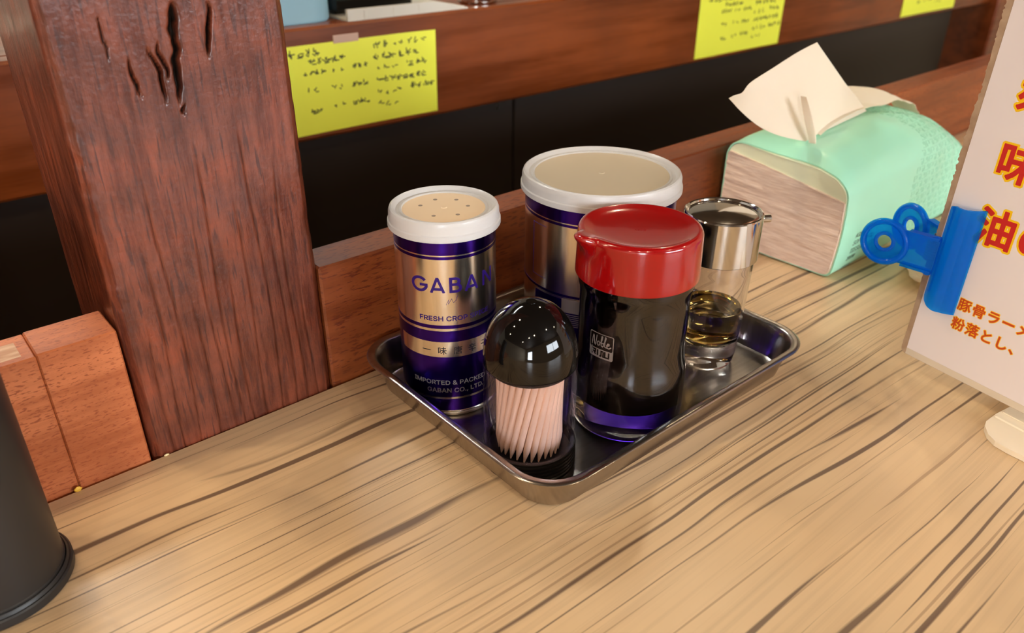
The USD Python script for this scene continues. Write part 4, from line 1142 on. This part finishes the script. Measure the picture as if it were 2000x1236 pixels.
for s, h, x, v in (("ASKUL", 0.0034, 0.0235, -0.0370), ("SOFT PACK", 0.0038, 0.0222, -0.0430), ("TISSUE", 0.0038, 0.0206, -0.0492), ("200W", 0.0030, 0.0192, -0.0548)):
    film_text(s, h, x, v)
film_text("FROM BY", 0.0022, 0.0170, -0.0620)
obj("print_line", film_print([[(0.0185 + 0.003 * k, -0.0598 + 0.0006 * math.sin(k * 0.7)) for k in range(12)]], 0.0004), M_greyink, pk, False)

# the tissue pulled half out of the slit (upright sheet in the pack's long middle plane)
ts = thing("tissue_sheet", "white tissue pulled half out of the mint pack, standing up", "tissue", (0.0, 0.0, T))


def tissue_grid():
    """Outline given on the sheet's plane (x along the pack, z up), filled as a grid and rumpled."""
    bl, br, tl, tr = np.array([0.5415, 0.0905]), np.array([0.6300, 0.0985]), np.array([0.4275, 0.1405]), np.array([0.5410, 0.1605])
    nu, nv = 46, 46
    P = np.zeros((nu, nv, 3))
    for i in range(nu):
        for j in range(nv):
            u, v = i / (nu - 1), j / (nv - 1)
            q = (1 - u) * (1 - v) * bl + u * (1 - v) * br + u * v * tr + (1 - u) * v * tl
            # the free left edge sags, the far corner is clipped
            q = q + np.array([0, -0.006 * math.sin(math.pi * v)]) * (1 - u) ** 2
            q[0] += 0.0035 * math.exp(-((v - 1) / 0.1) ** 2 - ((u - 0.12) / 0.1) ** 2)
            q[1] -= 0.0022 * math.exp(-((v - 1) / 0.1) ** 2 - ((u - 0.13) / 0.06) ** 2)
            y = 0.3005 + 0.006 * (meshkit.fbm(np.array([u * 2.2, v * 2.2, 0.3]), 2, 8) - 0.5) + 0.006 * v * math.sin(2.2 * u + 0.6) - 0.010 * v * v * (1 - u)
            P[i, j] = (q[0], y, q[1])
    return P


obj("sheet", sheet(tissue_grid(), 0.0003), M_tissue, ts, 30)
fold = np.zeros((24, 8, 3))
for i in range(24):
    t = i / 23
    cx, cz = 0.5418 - 0.0295 * t ** 1.2, 0.0905 + 0.039 * t
    wd = 0.0075 * math.sin(math.pi * min(1, 0.12 + t * 0.88)) ** 0.8 + 0.0004
    for j in range(8):
        s = j / 7
        fold[i, j] = (cx - wd * 0.4 + wd * s, 0.2955 - 0.0045 * math.sin(math.pi * s) - 0.0030 * t, cz)
obj("folded_edge", sheet(fold, 0.0003), M_tissue, ts, 30)
flap = np.zeros((30, 14, 3))
for i in range(30):
    for j in range(14):
        u, v = i / 29, j / 13
        X = 0.560 + 0.170 * u
        Y = 0.298 + 0.040 * v * (0.55 + 0.45 * math.sin(math.pi * min(1, u + 0.1)))
        loc = pack_height(X - PKX, Y - PKY)
        lift = 0.013 * math.sin(math.pi * u) ** 0.8 * (0.35 + 0.65 * v)
        flap[i, j] = (X, Y, loc + 0.0022 + lift + 0.0015 * math.sin(9 * u + 4 * v))
obj("tissue_flap", sheet(flap, 0.0003), M_tissue, ts, 30)

# ---------------------------------------------------------------- crumpled paper behind the sign, crumbs
nap = trimesh.creation.icosphere(5, 1.0)
v = nap.vertices.copy()
d = 1 + 0.5 * (meshkit.fbm(v * 2.2 + 5, 4, 6) - 0.5) + 0.16 * np.abs(meshkit.noise(v * 4.5, 7) - 0.5)
v = v * d[:, None] * [0.040, 0.027, 0.014]
v[:, 2] -= v[:, 2].min()
nap.vertices = v
np_ = thing("crumpled_napkin", "crumpled white paper napkin on the table behind the sign's lower edge", "napkin", (0.590, 0.1985, T + 0.0002), 38)
obj("paper", nap, M_tissue, np_, 25)


def crumb(x, y, z, size, mat, label, seed, cat_="crumb"):
    c = trimesh.creation.icosphere(3, 1.0)
    w = c.vertices * (0.75 + 0.6 * meshkit.fbm(c.vertices * 1.8 + seed, 3, seed))[:, None] * np.array(size)
    w[:, 2] -= w[:, 2].min()
    c.vertices = w + [x, y, z]
    tag(obj("food_crumb", c, mat, None, True), label, cat_)


crumb(0.0322, 0.3600, T, (0.0017, 0.0007, 0.0013), M_crumb, "tiny yellow food crumb against the orange rail board", 1)
crumb(0.0745, 0.3600, T, (0.0012, 0.0006, 0.0005), M_pcrumb, "tiny pale crumb at the foot of the dark post", 2)

# ---------------------------------------------------------------- yellow notes
def note(x0, x1, z0, z1, label, rows, seed, curl=0.002):
    n = thing("paper_note", label, "note", (x0, YB, T + z0))
    P = np.zeros((24, 10, 3))
    for i in range(24):
        for j in range(10):
            u, v = i / 23, j / 9
            P[i, j] = ((x1 - x0) * u, -0.0007 - curl * max(0, u - 0.8) / 0.2 * (0.4 + 0.6 * v) - 0.0004 * math.sin(9 * u + v), (z1 - z0) * v)
    obj("paper", sheet(P, 0.0003), M_note, n, True)
    rg = np.random.default_rng(seed)
    W, H = x1 - x0, z1 - z0
    marks = []
    for (xa, xb, zr, size, weight) in rows:
        x = xa
        while x < xb - size * 0.5:
            k = rg.integers(5, 8) if weight else rg.integers(2, 4)
            for _ in range(k):
                a = rg.uniform(0, 1, 2) * size * 0.85
                ang = rg.choice([0.05, 1.55, 0.05, 1.55, 0.9, 2.3]) + rg.normal(0, 0.1)
                ln = size * rg.uniform(0.35, 0.8)
                marks.append([(x + a[0] * 0.8, zr + a[1] * 0.8), (x + a[0] * 0.8 + ln * math.cos(ang), zr + a[1] * 0.8 + ln * math.sin(ang) * 0.7)])
            x += size * (1.4 if weight else 1.55)
    sh = strokes(marks, 0.0010, 1, 1).intersection(sbox(0.001, 0.001, W - 0.003, H - 0.001))
    m = slab(sh, 0.00012)
    v, f = trimesh.remesh.subdivide_to_size(m.vertices, m.faces, 0.006)
    u = v[:, 0] / W
    y = -0.00095 - curl * np.maximum(0, u - 0.8) / 0.2 * (0.4 + 0.6 * v[:, 1] / H) - 0.0004 * np.sin(9 * u + v[:, 1] / H) - v[:, 2]
    q = trimesh.Trimesh(np.column_stack([v[:, 0], y, v[:, 1]]), f, process=False)
    q.fix_normals()
    obj("handwriting", q, M_marker, n, False)
    return n


ROWS = [(0.022, 0.075, 0.074, 0.0062, 1), (0.060, 0.098, 0.066, 0.0058, 1), (0.052, 0.078, 0.057, 0.0046, 1), (0.084, 0.100, 0.0565, 0.005, 0), (0.106, 0.122, 0.057, 0.0046, 1),
        (0.054, 0.070, 0.040, 0.0048, 0), (0.082, 0.098, 0.0395, 0.005, 0), (0.104, 0.120, 0.040, 0.0046, 1), (0.056, 0.068, 0.020, 0.0052, 1), (0.082, 0.100, 0.021, 0.005, 0), (0.104, 0.120, 0.022, 0.0046, 1),
        (0.132, 0.152, 0.0735, 0.0068, 1), (0.154, 0.196, 0.0745, 0.0055, 0), (0.132, 0.186, 0.0625, 0.0064, 1), (0.133, 0.160, 0.0505, 0.006, 0), (0.170, 0.194, 0.0520, 0.0062, 1),
        (0.133, 0.198, 0.0395, 0.0056, 1), (0.133, 0.170, 0.0270, 0.0056, 0), (0.172, 0.200, 0.0285, 0.0058, 1), (0.133, 0.158, 0.0155, 0.0056, 0)]
note(0.2985, 0.5040, 0.0375, 0.1225, "yellow handwritten note on the ledge board just right of the dark post", ROWS, 31, 0.004)
note(0.9536, 1.1600, 0.0365, 0.1215, "yellow handwritten note on the ledge board above the tissue pack", ROWS, 32)
note(1.5600, 1.7790, 0.0385, 0.1235, "yellow handwritten note on the ledge board at the far right end", ROWS, 33)
tag(obj("adhesive_tape", bevel_box(0.386, 0.414, YB - 0.0012, YB - 0.0002, T + 0.1205, T + 0.1280, 0.0003), M_tape, None, 20), "torn clear tape over the top edge of the left yellow note", "tape")

# ---------------------------------------------------------------- things on the ledge
LZ = T + 0.1382
tubl = rrect(-0.0825, 0.0825, -0.065, 0.065, 0.028, 10)
tb_ = thing("plastic_tub", "light blue plastic tub on the ledge, above the left yellow note", "tub", (0.3225, YB + 0.082, LZ))
lo = lambda k, z: np.column_stack([tubl * k, np.full(len(tubl), z)])
tm = loft([lo(0.985, 0.0), lo(1.0, 0.002), lo(1.0, 0.16), lo(0.97, 0.16), lo(0.965, 0.004)])
tm.fix_normals()
obj("tub_body", tm, M_lightblue, tb_, 35)
tr_ = thing("low_tray", "low off-white plastic tray with a sloping end on the ledge", "tray", (0.407, YB + 0.004, LZ))
pz = Polygon([(0, 0), (0.148, 0), (0.146, 0.0015), (0.103, 0.0105), (0, 0.0108)])
for nm, y0, y1 in (("side", 0, 0.004), ("side", 0.126, 0.130)):
    m = slab(pz, y1 - y0)
    m.apply_transform(np.array([[1, 0, 0, 0], [0, 0, -1, y1], [0, 1, 0, 0], [0, 0, 0, 1.0]]))
    m.fix_normals()
    obj(nm, m, M_white, tr_, False)
obj("tray_floor", bx(0, 0.146, 0.0041, 0.1259, 0, 0.002), M_white, tr_, False)
for x in (0.018, 0.052, 0.083):
    obj("rib", bevel_box(x, x + 0.003, -0.0008, -0.0001, 0.001, 0.0095, 0.0002), M_white, tr_, False)
bp = thing("black_box", "black lidded box standing in the off-white ledge tray", "box", (0.455, YB + 0.072, LZ + 0.0021))
obj("box_body", bevel_box(-0.045, 0.052, -0.035, 0.05, 0, 0.06, 0.004), M_gloss, bp, 30)
obj("box_lid", bevel_box(-0.047, 0.054, -0.037, 0.052, 0.0602, 0.075, 0.004), M_gloss, bp, 30)
sp = thing("steel_cup", "shiny stainless steel cup on the ledge right of the off-white tray", "cup", (0.592, YB + 0.036, LZ))
obj("cup_body", lathe([(0, 0), (0.020, 0), (0.0225, 0.002), (0.026, 0.045), (0.0245, 0.045), (0.021, 0.004), (0, 0.003)], 64), M_chrome, sp, 35)
dsh = thing("small_dish", "small pinkish white dish at the ledge's front edge", "dish", (0.700, YB + 0.022, LZ))
obj("dish_bowl", lathe([(0, 0), (0.010, 0), (0.012, 0.001), (0.020, 0.012), (0.0185, 0.012), (0.011, 0.003), (0, 0.0025)], 48), M_tape, dsh, 35)
for k in range(2):
    pl = thing("plate", ["white plate, lower of the two stacked on the ledge left of the post", "white plate, upper of the two stacked on the ledge left of the post"][k], "plate", (0.050, YB + 0.068, LZ + 0.0095 * k), group=None)
    obj("plate_body", lathe([(0, 0), (0.040, 0), (0.043, 0.001), (0.062, 0.0075), (0.062, 0.0085), (0.041, 0.0040), (0, 0.0035)], 72), M_white, pl, 35)
